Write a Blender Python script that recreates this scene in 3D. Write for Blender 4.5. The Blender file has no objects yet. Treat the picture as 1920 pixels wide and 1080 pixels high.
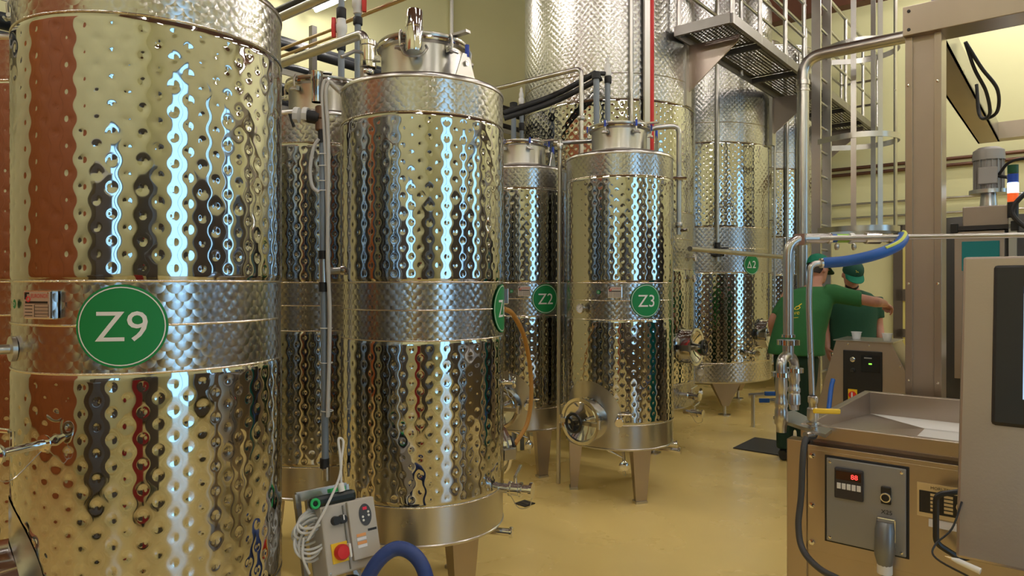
import bpy, bmesh, math, random
import numpy as np
from mathutils import Vector, Matrix, Quaternion

random.seed(7)
scene = bpy.context.scene
COL = scene.collection
PI = math.pi
# ------------------------------------------------------------------ camera
cam_d = bpy.data.cameras.new('camera'); cam = bpy.data.objects.new('camera', cam_d); COL.objects.link(cam)
cam.location = (0, 0, 1.5); cam.rotation_euler = (PI / 2, 0, 0)
cam_d.sensor_width = 36; cam_d.lens = 24; cam_d.shift_y = -8 / 1920; cam_d.clip_start = 0.02
scene.camera = cam
# ------------------------------------------------------------------ daylight outside the doors
world = bpy.data.worlds.new('sky'); scene.world = world; world.use_nodes = True
bg = world.node_tree.nodes['Background']; bg.inputs[0].default_value = (0.36, 0.68, 1.0, 1); bg.inputs[1].default_value = 2.6
scene.view_settings.view_transform = 'Standard'; scene.view_settings.look = 'None'
scene.view_settings.exposure = 0.25; scene.view_settings.gamma = 1.0
scene.view_settings.use_curve_mapping = False
scene.cycles.sample_clamp_indirect = 3.0; scene.cycles.max_bounces = 9; scene.cycles.blur_glossy = 0.6
LAMP = 88.0          # strength of the fluorescent tubes
# building axes: u runs away to the right, v away to the left
TH = math.radians(39.5)
U = (math.sin(TH), math.cos(TH)); V = (-math.cos(TH), math.sin(TH))
def B(u, v, z=0.0): return Vector((u * U[0] + v * V[0], u * U[1] + v * V[1], z))
def UV(x, y): return (x * U[0] + y * U[1], x * V[0] + y * V[1])
UA = Vector((U[0], U[1], 0)); VA = Vector((V[0], V[1], 0)); ZA = Vector((0, 0, 1))
BU = Matrix(((UA.x, VA.x, 0), (UA.y, VA.y, 0), (0, 0, 1)))      # columns u, v, z
CAMF = 1280.0
def P(px, py, d):   # a point of the place at distance d along the floor
    return Vector(((px - 960) / CAMF * d, d, 1.5 - (py - 532) / CAMF * d))
UMIN, UMAX, VMIN, VMAX, HCEIL = -4.0, 11.4, -6.0, 7.2, 6.7

# ------------------------------------------------------------------ materials
MATS = {}
def mat(name, col, metal=0.0, rough=0.5, noise=0.0, nscale=20.0, bump=0.0, bscale=60.0, rvar=0.0, emit=None, estr=0.0, stretch=None, trans=0.0, alpha=1.0, coat=0.0):
    if name in MATS: return MATS[name]
    m = bpy.data.materials.new(name); m.use_nodes = True; nt = m.node_tree; b = nt.nodes['Principled BSDF']
    b.inputs['Base Color'].default_value = (*col, 1); b.inputs['Metallic'].default_value = metal; b.inputs['Roughness'].default_value = rough
    b.inputs['Coat Weight'].default_value = coat
    if trans: b.inputs['Transmission Weight'].default_value = trans
    if alpha < 1: b.inputs['Alpha'].default_value = alpha
    if emit: b.inputs['Emission Color'].default_value = (*emit, 1); b.inputs['Emission Strength'].default_value = estr
    if noise or bump or rvar:
        tc = nt.nodes.new('ShaderNodeTexCoord'); mp = nt.nodes.new('ShaderNodeMapping')
        nt.links.new(tc.outputs['Object'], mp.inputs[0])
        if stretch: mp.inputs['Scale'].default_value = stretch
    if noise or rvar:
        n = nt.nodes.new('ShaderNodeTexNoise'); n.inputs['Scale'].default_value = nscale; n.inputs['Detail'].default_value = 5
        nt.links.new(mp.outputs[0], n.inputs['Vector'])
    if noise:
        r = nt.nodes.new('ShaderNodeMapRange'); r.inputs[3].default_value = 1 - noise; r.inputs[4].default_value = 1 + noise
        nt.links.new(n.outputs[0], r.inputs[0])
        mx = nt.nodes.new('ShaderNodeMix'); mx.data_type = 'RGBA'; mx.blend_type = 'MULTIPLY'; mx.inputs[0].default_value = 1
        mx.inputs[6].default_value = (*col, 1); nt.links.new(r.outputs[0], mx.inputs[7]); nt.links.new(mx.outputs[2], b.inputs['Base Color'])
    if rvar:
        r = nt.nodes.new('ShaderNodeMapRange'); r.inputs[3].default_value = max(0.01, rough - rvar); r.inputs[4].default_value = rough + rvar
        nt.links.new(n.outputs[0], r.inputs[0]); nt.links.new(r.outputs[0], b.inputs['Roughness'])
    if bump:
        n2 = nt.nodes.new('ShaderNodeTexNoise'); n2.inputs['Scale'].default_value = bscale; n2.inputs['Detail'].default_value = 4
        nt.links.new(mp.outputs[0], n2.inputs['Vector'])
        bp = nt.nodes.new('ShaderNodeBump'); bp.inputs['Strength'].default_value = bump; bp.inputs['Distance'].default_value = 0.01
        nt.links.new(n2.outputs[0], bp.inputs['Height']); nt.links.new(bp.outputs[0], b.inputs['Normal'])
    MATS[name] = m; return m

def swirl_steel(name, cell, rough, aniso, dish):
    """circle-polished steel: every overlapping swirl is brushed in rings about its own centre"""
    m = bpy.data.materials.new(name); m.use_nodes = True; nt = m.node_tree; N = nt.nodes; L = nt.links
    b = N['Principled BSDF']; b.inputs['Base Color'].default_value = (0.53, 0.522, 0.515, 1); b.inputs['Metallic'].default_value = 1
    b.inputs['Roughness'].default_value = rough; b.inputs['Anisotropic'].default_value = aniso
    def mth(op, a, c=None):
        n = N.new('ShaderNodeMath'); n.operation = op
        for i, x in enumerate((a, c)):
            if x is None: continue
            if isinstance(x, (int, float)): n.inputs[i].default_value = x
            else: L.new(x, n.inputs[i])
        return n.outputs[0]
    uv = N.new('ShaderNodeUVMap'); s = N.new('ShaderNodeSeparateXYZ'); L.new(uv.outputs[0], s.inputs[0])
    # overlapping discs: the disc of the row above lies over the row below
    vv = mth('DIVIDE', s.outputs[1], cell * .5); row = mth('FLOOR', vv); fr = mth('FRACT', vv); uc = mth('DIVIDE', s.outputs[0], cell)
    pxa = mth('SUBTRACT', mth('FRACT', mth('ADD', uc, mth('MULTIPLY', mth('ADD', row, 1.0), .5))), .5); pya = mth('MULTIPLY', mth('SUBTRACT', fr, 1.0), .5)
    pxb = mth('SUBTRACT', mth('FRACT', mth('ADD', uc, mth('MULTIPLY', row, .5))), .5); pyb = mth('MULTIPLY', fr, .5)
    on = mth('LESS_THAN', mth('SQRT', mth('ADD', mth('MULTIPLY', pxa, pxa), mth('MULTIPLY', pya, pya))), .5)
    def pick(x, y): return mth('ADD', y, mth('MULTIPLY', mth('SUBTRACT', x, y), on))
    px = pick(pxa, pxb); py = pick(pya, pyb)
    g = N.new('ShaderNodeNewGeometry'); cr = N.new('ShaderNodeVectorMath'); cr.operation = 'CROSS_PRODUCT'
    cr.inputs[0].default_value = (0, 0, 1); L.new(g.outputs['Normal'], cr.inputs[1])
    s1 = N.new('ShaderNodeVectorMath'); s1.operation = 'SCALE'; L.new(cr.outputs[0], s1.inputs[0]); L.new(mth('MULTIPLY', py, -1.0), s1.inputs['Scale'])
    cz = N.new('ShaderNodeCombineXYZ'); L.new(px, cz.inputs[2])
    ad = N.new('ShaderNodeVectorMath'); ad.operation = 'ADD'; L.new(s1.outputs[0], ad.inputs[0]); L.new(cz.outputs[0], ad.inputs[1])
    nm = N.new('ShaderNodeVectorMath'); nm.operation = 'NORMALIZE'; L.new(ad.outputs[0], nm.inputs[0])
    L.new(nm.outputs[0], b.inputs['Tangent'])
    # every swirl is also very slightly dished
    k1 = N.new('ShaderNodeVectorMath'); k1.operation = 'SCALE'; L.new(cr.outputs[0], k1.inputs[0]); L.new(mth('MULTIPLY', px, dish), k1.inputs['Scale'])
    k2 = N.new('ShaderNodeCombineXYZ'); L.new(mth('MULTIPLY', py, dish), k2.inputs[2])
    k3 = N.new('ShaderNodeVectorMath'); k3.operation = 'ADD'; L.new(k1.outputs[0], k3.inputs[0]); L.new(k2.outputs[0], k3.inputs[1])
    k4 = N.new('ShaderNodeVectorMath'); k4.operation = 'ADD'; L.new(g.outputs['Normal'], k4.inputs[0]); L.new(k3.outputs[0], k4.inputs[1])
    k5 = N.new('ShaderNodeVectorMath'); k5.operation = 'NORMALIZE'; L.new(k4.outputs[0], k5.inputs[0]); L.new(k5.outputs[0], b.inputs['Normal'])
    MATS[name] = m; return m

MIRROR = mat('polished_dimple_steel', (0.53, 0.53, 0.53), 1, 0.05, rvar=0.025, nscale=9)
SWIRL = swirl_steel('swirl_polished_steel', 0.046, 0.20, 0.88, 0.16)
SWIRL_BIG = swirl_steel('swirl_polished_steel_silo', 0.060, 0.24, 0.85, 0.18)
STEEL = mat('satin_steel', (0.55, 0.535, 0.515), 1, 0.28, noise=0.02, nscale=5, rvar=0.015)
CHROME = mat('bright_steel', (0.72, 0.71, 0.70), 1, 0.10, rvar=0.04, nscale=30)
BRUSH = mat('brushed_sheet_steel', (0.45, 0.385, 0.335), 1, 0.33, noise=0.10, nscale=6, bump=0.05, bscale=180, stretch=(1, 1, 0.06))
BRUSHH = mat('matt_sheet_steel', (0.44, 0.375, 0.325), 0.9, 0.38, noise=0.08, nscale=5, bump=0.03, bscale=150)
GALV = mat('dull_walkway_steel', (0.27, 0.255, 0.24), 0.9, 0.42, noise=0.12, nscale=12)
PERF = mat('dark_perforated_sheet', (0.085, 0.08, 0.075), 0.4, 0.5, noise=0.1)
BEAD = mat('weld_bead_steel', (0.68, 0.64, 0.58), 1, 0.2, bump=0.3, bscale=120)
BLACK = mat('black_plastic', (0.012, 0.012, 0.013), 0, 0.4)
RUBBER = mat('black_rubber', (0.016, 0.016, 0.018), 0, 0.6, noise=0.2)
PVC = mat('grey_pvc', (0.23, 0.27, 0.32), 0, 0.35, noise=0.06)
WHITEP = mat('white_plastic', (0.78, 0.77, 0.75), 0, 0.4)
CABLE = mat('grey_white_cable', (0.62, 0.60, 0.57), 0, 0.45)
BEIGE = mat('beige_grey_plastic', (0.47, 0.425, 0.37), 0, 0.5, noise=0.04, nscale=8)
RED = mat('red_plastic', (0.62, 0.02, 0.02), 0, 0.35)
YELLOW = mat('yellow_plastic', (0.85, 0.55, 0.02), 0, 0.4)
BLUE = mat('blue_hose_rubber', (0.012, 0.10, 0.42), 0, 0.45, noise=0.15, nscale=30)
NAVY = mat('navy_hose_rubber', (0.018, 0.045, 0.19), 0, 0.5, noise=0.2, nscale=30)
GREEN = mat('green_sign_vinyl', (0.0, 0.21, 0.055), 0, 0.55)
WHITE = mat('white_print', (0.80, 0.78, 0.80), 0, 0.5)
BLKPRINT = mat('black_print', (0.015, 0.013, 0.012), 0, 0.5)
REDPRINT = mat('red_print', (0.60, 0.03, 0.03), 0, 0.5)
PLATE = mat('nameplate_metal', (0.62, 0.52, 0.44), 0.5, 0.4)
GOLD = mat('pale_gold_plate', (0.72, 0.58, 0.33), 0.4, 0.4)
ORANGE = mat('amber_braided_hose', (0.52, 0.26, 0.06), 0, 0.4, bump=0.6, bscale=260)
TEAL = mat('teal_panel', (0.0, 0.18, 0.20), 0, 0.4)
FLOORM = mat('yellow_epoxy_floor', (0.90, 0.68, 0.25), 0, 0.27, noise=0.07, nscale=1.3, bump=0.012, bscale=14, rvar=0.06)
WALLM = mat('pale_yellow_wall_paint', (0.75, 0.73, 0.42), 0, 0.6, noise=0.03, nscale=2, bump=0.03, bscale=90)
CEILM = mat('brown_timber_ceiling', (0.15, 0.055, 0.028), 0, 0.6, noise=0.2, nscale=4)
BROWN = mat('rust_brown_door_paint', (0.36, 0.10, 0.022), 0, 0.5, noise=0.06, nscale=3)
DARKM = mat('dark_machine_paint', (0.035, 0.033, 0.035), 0.3, 0.45)
DOORM = mat('brown_grey_door_metal', (0.14, 0.115, 0.095), 0.5, 0.45)
PANEM = mat('yellow_frosted_pane', (0.75, 0.66, 0.22), 0, 0.35, noise=0.08, nscale=3)
TUBE = mat('lit_fluorescent_tube', (1, 1, 1), 0, 0.5, emit=(1.0, 0.94, 0.85), estr=LAMP)
LAMPW = mat('white_lamp_housing', (0.8, 0.8, 0.78), 0, 0.4)
CLEAR = mat('clear_plastic_cup', (0.85, 0.87, 0.88), 0, 0.2, alpha=0.45)
SKIN = mat('skin', (0.50, 0.24, 0.165), 0, 0.5, noise=0.08, nscale=25)
SHIRT1 = mat('green_cotton', (0.028, 0.155, 0.045), 0, 0.85, noise=0.12, nscale=14, bump=0.25, bscale=22)
SHIRT2 = mat('dark_green_cotton', (0.012, 0.075, 0.038), 0, 0.85, noise=0.12, nscale=14, bump=0.25, bscale=22)
CAPM = mat('green_cap_cloth', (0.0, 0.17, 0.095), 0, 0.8, noise=0.08)
CAPD = mat('dark_green_cap_cloth', (0.0, 0.055, 0.032), 0, 0.8, noise=0.08)
TROUS = mat('dark_green_trousers', (0.012, 0.040, 0.022), 0, 0.9, noise=0.1)
HAIR = mat('dark_hair', (0.02, 0.013, 0.01), 0, 0.7)
LOGO = mat('yellow_shirt_print', (0.75, 0.60, 0.04), 0, 0.6)

# ------------------------------------------------------------------ mesh helpers
def frame(d):
    d = d.normalized(); a = Vector((0, 0, 1)) if abs(d.z) < 0.95 else Vector((1, 0, 0))
    x = a.cross(d).normalized(); return x, d.cross(x), d
class MB:
    def __init__(s): s.v = []; s.f = []
    def add(s, vs, fs):
        o = len(s.v); s.v += [tuple(v) for v in vs]; s.f += [tuple(i + o for i in f) for f in fs]; return s
    def box(s, c, size, R=None):
        c = Vector(c); hx, hy, hz = [q / 2 for q in size]
        vs = [Vector((x, y, z)) for x in (-hx, hx) for y in (-hy, hy) for z in (-hz, hz)]
        if R is not None: vs = [R @ v for v in vs]
        return s.add([v + c for v in vs], [(0, 1, 3, 2), (4, 6, 7, 5), (0, 4, 5, 1), (2, 3, 7, 6), (0, 2, 6, 4), (1, 5, 7, 3)])
    def bbox(s, u0, u1, v0, v1, z0, z1):   # box in building axes
        return s.box(B((u0 + u1) / 2, (v0 + v1) / 2, (z0 + z1) / 2), (abs(u1 - u0), abs(v1 - v0), abs(z1 - z0)), BU)
    def tube(s, pts, r, seg=12, cap=True, closed=False):
        pts = [Vector(p) for p in pts]; n = len(pts); rs = r if isinstance(r, (list, tuple)) else [r] * n
        x = None; vs = []
        for i, p in enumerate(pts):
            if closed: d = pts[(i + 1) % n] - pts[i - 1]
            else: d = pts[min(i + 1, n - 1)] - pts[max(i - 1, 0)]
            if d.length < 1e-9: d = Vector((0, 0, 1))
            d.normalize()
            if x is None: x, y, _ = frame(d)
            else:
                x = x - d * x.dot(d)
                if x.length < 1e-6: x, y, _ = frame(d)
                x.normalize(); y = d.cross(x)
            for k in range(seg):
                a = 2 * PI * k / seg; vs.append(p + (x * math.cos(a) + y * math.sin(a)) * rs[i])
        fs = []
        for i in range(n if closed else n - 1):
            j = (i + 1) % n
            for k in range(seg):
                k2 = (k + 1) % seg; fs.append((i * seg + k, i * seg + k2, j * seg + k2, j * seg + k))
        if cap and not closed: fs += [tuple(range(seg - 1, -1, -1)), tuple(range((n - 1) * seg, n * seg))]
        return s.add(vs, fs)
    def cyl(s, a, b, r, r2=None, seg=20): return s.tube([a, b], [r, r if r2 is None else r2], seg)
    def lathe(s, prof, o=(0, 0, 0), axis=(0, 0, 1), seg=32, closed=False):
        o = Vector(o); x, y, d = frame(Vector(axis)); vs = []; n = len(prof)
        for r, h in prof:
            for k in range(seg):
                a = 2 * PI * k / seg; vs.append(o + d * h + (x * math.cos(a) + y * math.sin(a)) * max(r, 1e-5))
        fs = []
        for i in range(n if closed else n - 1):
            j = (i + 1) % n
            for k in range(seg):
                k2 = (k + 1) % seg; fs.append((i * seg + k, i * seg + k2, j * seg + k2, j * seg + k))
        return s.add(vs, fs)
    def torus(s, c, R, r, axis=(0, 0, 1), seg=32, ss=8):
        return s.lathe([(R + r * math.cos(2 * PI * k / ss), r * math.sin(2 * PI * k / ss)) for k in range(ss)], c, axis, seg, True)
    def prism(s, poly, o, ex, ey, depth):    # polygon in the plane (ex, ey), thickness along ex x ey
        o = Vector(o); ex = Vector(ex); ey = Vector(ey); n = ex.cross(ey).normalized() * depth; k = len(poly)
        vs = [o + ex * a + ey * b for a, b in poly] + [o + ex * a + ey * b + n for a, b in poly]
        fs = [tuple(range(k - 1, -1, -1)), tuple(range(k, 2 * k))] + [(i, (i + 1) % k, k + (i + 1) % k, k + i) for i in range(k)]
        return s.add(vs, fs)
    def loft(s, secs, seg=20):      # secs: (centre, ax, ay) half-axis vectors
        vs = []; n = len(secs)
        for c, ax, ay in secs:
            for k in range(seg):
                a = 2 * PI * k / seg; vs.append(Vector(c) + Vector(ax) * math.cos(a) + Vector(ay) * math.sin(a))
        fs = [tuple(range(seg - 1, -1, -1)), tuple(range((n - 1) * seg, n * seg))]
        for i in range(n - 1):
            for k in range(seg):
                k2 = (k + 1) % seg; fs.append((i * seg + k, i * seg + k2, (i + 1) * seg + k2, (i + 1) * seg + k))
        return s.add(vs, fs)
    def mesh(s, name, origin=(0, 0, 0), smooth=40):
        me = bpy.data.meshes.new(name); o = Vector(origin)
        me.from_pydata([(v[0] - o.x, v[1] - o.y, v[2] - o.z) for v in s.v], [], s.f)
        bm = bmesh.new(); bm.from_mesh(me); bmesh.ops.recalc_face_normals(bm, faces=bm.faces); bm.to_mesh(me); bm.free()
        if smooth:
            me.polygons.foreach_set('use_smooth', [True] * len(me.polygons)); me.set_sharp_from_angle(angle=math.radians(smooth))
        return me
    def build(s, name, m, parent=None, smooth=40, bevel=0.0, root=None):
        r = root or parent; og = Vector((0, 0, 0))
        q = parent
        while q is not None: og += q.location; q = q.parent
        return link(name, s.mesh(name, og, smooth), m, parent, bevel)
def link(name, me, m, parent=None, bevel=0.0, rz=0.0):
    o = bpy.data.objects.new(name, me); COL.objects.link(o)
    if m is not None and len(me.materials) == 0: me.materials.append(m)
    if parent is not None: o.parent = parent
    o.rotation_euler.z = rz
    if bevel:
        b = o.modifiers.new('bevel', 'BEVEL'); b.width = bevel; b.segments = 2; b.limit_method = 'ANGLE'; b.angle_limit = math.radians(40)
    return o
def tag(o, label, cat, group=None):
    o['label'] = label; o['category'] = cat
    if group: o['group'] = group
    return o
def thing(name, label, cat, loc, group=None):
    o = bpy.data.objects.new(name, None); COL.objects.link(o); o.location = loc; o.empty_display_size = 0.1
    return tag(o, label, cat, group)
def struct(o, label, cat=None):
    o['kind'] = 'structure'; o['label'] = label; o['category'] = cat or o.name.split('_')[0]; return o
def arc(c, a, b, n=8):      # quarter bend: from c+a to c+b
    c = Vector(c); a = Vector(a); b = Vector(b)
    return [c + a * math.cos(PI / 2 * k / n) + b * math.sin(PI / 2 * k / n) for k in range(n + 1)]
def bend(pts, r=0.05, n=6):  # polyline with rounded corners
    pts = [Vector(p) for p in pts]; out = [pts[0]]
    for i in range(1, len(pts) - 1):
        a = (pts[i - 1] - pts[i]); b = (pts[i + 1] - pts[i]); q = min(r, a.length * .49, b.length * .49); a = a.normalized() * q; b = b.normalized() * q
        for k in range(n + 1):
            t = k / n; out.append(pts[i] + a * (1 - t) ** 2 + b * t ** 2)
    out.append(pts[-1]); return out
def spline(pts, n=8):
    pts = [Vector(p) for p in pts]; q = [pts[0] * 2 - pts[1]] + pts + [pts[-1] * 2 - pts[-2]]; out = []
    for i in range(1, len(q) - 2):
        for k in range(n):
            t = k / n; p0, p1, p2, p3 = q[i - 1], q[i], q[i + 1], q[i + 2]
            out.append(0.5 * ((2 * p1) + (p2 - p0) * t + (2 * p0 - 5 * p1 + 4 * p2 - p3) * t * t + (3 * p1 - p0 - 3 * p2 + p3) * t ** 3))
    out.append(pts[-1]); return out
_T = {}
def text_geo(s, size):
    """letters as flat faces, centred on the origin, in metres"""
    if s not in _T:
        c = bpy.data.curves.new('t', 'FONT'); c.body = s; c.size = 1; c.resolution_u = 3
        o = bpy.data.objects.new('t', c); me = bpy.data.meshes.new_from_object(o)
        vs = [tuple(v.co) for v in me.vertices]; fs = [tuple(p.vertices) for p in me.polygons]
        x0, x1 = min(v[0] for v in vs), max(v[0] for v in vs); y0, y1 = min(v[1] for v in vs), max(v[1] for v in vs)
        vs = [(v[0] - (x0 + x1) / 2, v[1] - (y0 + y1) / 2) for v in vs]
        x0_ = x1 - x0
        bm = bmesh.new(); q = [bm.verts.new((v[0], v[1], 0)) for v in vs]
        for f in fs:
            try: bm.faces.new([q[i] for i in f])
            except ValueError: pass
        for k in range(1, int(x0_ / .09) + 1):
            bmesh.ops.bisect_plane(bm, geom=bm.verts[:] + bm.edges[:] + bm.faces[:], plane_co=(-x0_ / 2 + k * .09, 0, 0), plane_no=(1, 0, 0))
        bm.verts.index_update(); vs = [(v.co.x, v.co.y) for v in bm.verts]; fs = [tuple(v.index for v in f.verts) for f in bm.faces]; bm.free()
        bpy.data.objects.remove(o); bpy.data.curves.remove(c); bpy.data.meshes.remove(me)
        _T[s] = (vs, fs, x1 - x0, y1 - y0)
    vs, fs, w, h = _T[s]; k = size / h
    return [(x * k, y * k) for x, y in vs], fs, w * k
def text_flat(mb, s, size, o, ex, ey, lift=0.001, maxw=None):
    vs, fs, w = text_geo(s, size); q = 1.0 if not maxw else maxw / w
    ex = Vector(ex); ey = Vector(ey); n = ex.cross(ey).normalized()
    return mb.add([Vector(o) + ex * x * q + ey * y + n * lift for x, y in vs], fs)

# ------------------------------------------------------------------ the room
def wall(name, axis, at, thick, a0, a1, holes, label, m=WALLM):
    """wall along v (axis 'u' = const) or along u, with rectangular openings"""
    mb = MB(); e0, e1 = (at, at + thick) if thick > 0 else (at + thick, at)
    def seg(s0, s1, z0, z1):
        if s1 - s0 < 1e-4 or z1 - z0 < 1e-4: return
        if axis == 'u': mb.bbox(e0, e1, s0, s1, z0, z1)
        else: mb.bbox(s0, s1, e0, e1, z0, z1)
    c = a0
    for h0, h1, z0, z1 in sorted(holes):
        seg(c, h0, 0, HCEIL); seg(h0, h1, 0, z0); seg(h0, h1, z1, HCEIL); c = h1
    seg(c, a1, 0, HCEIL)
    return struct(mb.build(name, m, None, 0), label, 'wall')
fl = MB().bbox(UMIN - .3, UMAX + .3, VMIN - .3, VMAX + .3, -0.12, 0).build('floor', FLOORM, None, 0); struct(fl, 'glossy yellow ochre epoxy floor of the cellar', 'floor')
ce = MB().bbox(UMIN - .3, UMAX + .3, VMIN - .3, VMAX + .3, HCEIL, HCEIL + .15).build('ceiling', CEILM, None, 0); struct(ce, 'brown timber ceiling of the hall', 'ceiling')
D1 = (-0.75, 1.25, 0, 4.4); D2 = (6.6, 8.1, 0.3, 4.4); D3 = (-1.8, -0.75, 1.35, 3.0); D4 = (3.7, 4.4, 1.2, 4.2)
wall('wall_back', 'u', UMAX, .3, VMIN - .3, VMAX + .3, [], 'pale yellow painted wall behind the ladder cage')
wall('wall_left', 'v', VMAX, .3, UMIN - .3, UMAX + .3, [], 'yellow green painted wall behind the dimpled tanks')
wall('wall_right', 'v', VMIN, -.3, UMIN - .3, UMAX + .3, [D1, D2, D4], 'yellow painted wall with tall daylight openings')
wall('wall_front', 'u', UMIN, -.3, VMIN - .3, VMAX + .3, [D3], 'yellow painted wall with a rust brown sliding door')
def opening_frame(name, axis, at, h, label):
    mb = MB(); a0, a1, z0, z1 = h
    for s0, s1, q0, q1 in ((a0, a0 + .07, z0, z1), (a1 - .07, a1, z0, z1), (a0, a1, z1 - .07, z1), ((a0 + a1) / 2 - .025, (a0 + a1) / 2 + .025, z0, z1)):
        if axis == 'v': mb.bbox(s0, s1, at - .2, at - .1, q0, q1)
        else: mb.bbox(at - .2, at - .1, s0, s1, q0, q1)
    struct(mb.build(name, DOORM, None, 0), label, 'door')
opening_frame('window_1', 'v', VMIN, D2, 'tall daylight window frame in the right wall')
opening_frame('window_2', 'v', VMIN, D4, 'narrow daylight window frame in the right wall')
opening_frame('window_3', 'u', UMIN, D3, 'small daylight window frame in the wall behind the camera')
opening_frame('door_3', 'v', VMIN, D1, 'tall daylight doorway frame in the right wall')
# rust brown sliding door behind the camera, seen mirrored in the tanks
sd = MB()
for k in range(5): sd.bbox(UMIN + .02, UMIN + .09, 1.95 + k * 1.02, 1.95 + k * 1.02 + 1.005, 0.02, 4.9)
struct(sd.build('door_2', BROWN, None, 0), 'large rust brown sliding door, mirrored in the nearest tank', 'door')
# glazed metal door behind the two workers
dr = MB(); V0, V1 = 2.06, 1.05
for a, b, c, d in ((V0, V0 - .12, 0, 2.36), (V1 + .12, V1, 0, 2.36), (V0, V1, 2.2, 2.36), (V0, V1, 0, .5), (V0, V1, 1.25, 1.42), (V0, V1, .72, .84)):
    dr.bbox(UMAX - .09, UMAX - .02, a, b, c, d)
dro = struct(dr.build('door_1', DOORM, None, 0), 'brown metal door with yellow panes behind the capped workers', 'door')
for z0, z1 in ((1.42, 2.2), (.84, 1.25), (.5, .72)):
    MB().bbox(UMAX - .06, UMAX - .045, V1 + .12, V0 - .12, z0, z1).build('pane', PANEM, dro, 0)
bm_ = MB().bbox(UMAX - .22, UMAX, VMIN, VMAX, 5.72, 6.25).build('trim_1', CEILM, None, 0); struct(bm_, 'brown timber beam high along the back wall', 'trim')
# ceiling lights
def lamp_fixture(u, v, z, label, ln=1.5):
    c = B(u, v, z); t = thing('ceiling_light', label, 'lamp', c, 'fluorescent ceiling lights')
    MB().bbox(u - .07, u + .07, v - ln / 2, v + ln / 2, z + .03, z + .09).build('housing', LAMPW, t, 0)
    for s in (0,): MB().cyl(B(u + s, v - ln / 2 + .03, z + .01), B(u + s, v + ln / 2 - .03, z + .01), 0.022, seg=8).build('tube', TUBE, t)
    for s in (-.5, .5): MB().cyl(B(u, v + s, z + .09), B(u, v + s, HCEIL), 0.008, seg=6).build('hanger', STEEL, t)
lamp_fixture(4.75, 6.2, 4.72, 'lit fluorescent tube lamp hanging beside the yellow left wall')
for u, v in ((1.5, 6.2), (-1.5, 5.6), (-1.5, 2.4), (-1.5, -.8), (-1.5, -4.2), (1.7, 4.6), (1.7, .9), (1.7, -1.5), (1.7, -4.2), (4.6, .9), (4.6, -1.5), (4.6, -4.2), (7.6, .6), (7.6, -1.6), (7.6, -4.2), (10.2, .6), (10.2, -1.6), (10.2, -4.2)):
    lamp_fixture(u, v, 5.6, 'white fluorescent ceiling light above the hall, outside the view')
# ------------------------------------------------------------------ tanks
TR = 0.385
def grid_mesh(name, rad, nth, zs, smooth=True):
    """surface of revolution with uv in metres; rad(theta array, z) -> radius array"""
    th = np.linspace(0, 2 * PI, nth, endpoint=False); zs = np.asarray(zs); nz = len(zs)
    T, Z = np.meshgrid(th, zs); R = rad(T, Z)
    co = np.stack([R * np.sin(T), -R * np.cos(T), Z], -1).reshape(-1, 3)
    i, j = np.meshgrid(np.arange(nth), np.arange(nz - 1)); a = j * nth + i; b = j * nth + (i + 1) % nth
    f = np.stack([a, b, b + nth, a + nth], -1).reshape(-1, 4)
    me = bpy.data.meshes.new(name); me.vertices.add(len(co)); me.vertices.foreach_set('co', co.ravel())
    me.loops.add(f.size); me.loops.foreach_set('vertex_index', f.ravel().astype(np.int32))
    me.polygons.add(len(f)); me.polygons.foreach_set('loop_start', np.arange(0, f.size, 4, dtype=np.int32))
    uvl = me.uv_layers.new(name='UVMap'); R0 = float(R.max())
    ui = np.stack([i, i + 1, i + 1, i], -1).reshape(-1) * (2 * PI / nth) * R0
    vi = zs[np.stack([j, j, j + 1, j + 1], -1).reshape(-1)]
    uvl.data.foreach_set('uv', np.stack([ui, vi], -1).ravel().astype(np.float32))
    me.update(); me.validate()
    me.polygons.foreach_set('use_smooth', [smooth] * len(f)); return me
def jacket_mesh(name, R, cols, z0, z1, pitch, per, nzp, deep=1.0):
    dz = pitch; n = max(2, int(round((z1 - z0) / dz * nzp)))
    zs = np.linspace(z0, z1, n + 1); w = 2 * PI * R / cols
    rng = np.random.RandomState(3)
    tab = rng.uniform(.75, 1.25, (cols, 64))
    def rad(T, Z):
        x = T * R / w; best = np.full(T.shape, 9.9); amp = np.ones(T.shape)
        for k in (-1, 0, 1):
            c = np.round(x) + k; off = 0.5 * (c % 2); r = np.round((Z - z0 - .5 * dz) / dz - off); rz = (r + off) * dz + z0 + .5 * dz
            ok = (rz > z0 + .012) & (rz < z1 - .012)
            d = np.where(ok, np.sqrt(((x - c) * w) ** 2 + (Z - rz) ** 2), 9.9)
            am = tab[(c % cols).astype(int), (r % 64).astype(int)]
            amp = np.where(d < best, am, amp); best = np.minimum(best, d)
        h = 0.0013 * np.exp(-(best / .0085) ** 2) + 0.0006 * np.exp(-(best / .0195) ** 2)
        edge = np.minimum(Z - z0, z1 - Z); e = 1 - np.exp(-(np.maximum(edge, 0) / .010) ** 2)
        # slow waviness of the thin sheet
        wav = 0.0005 * np.sin(3 * T + 2.1 * Z) + 0.0004 * np.sin(7 * T - 5 * Z + 1)
        return R + .0035 * e - deep * amp * h * e + wav * e
    return grid_mesh(name, rad, cols * per, zs)
def band_mesh(name, R, z0, z1, n=2, nth=128):
    return grid_mesh(name, lambda T, Z: R + 0 * T, nth, np.linspace(z0, z1, n + 1))
Z0, ZB, ZM0, ZMM, ZM1, ZT, ZTOP = 0.38, 0.54, 1.254, 1.386, 1.507, 2.238, 2.385
PR = {}
PR['jacket_up'] = jacket_mesh('upper_dimple_jacket', TR, 64, ZM1, ZT, .0731, 11, 15)
PR['jacket_lo'] = jacket_mesh('lower_dimple_jacket', TR, 64, ZB, ZM0, .0714, 11, 15)
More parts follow.
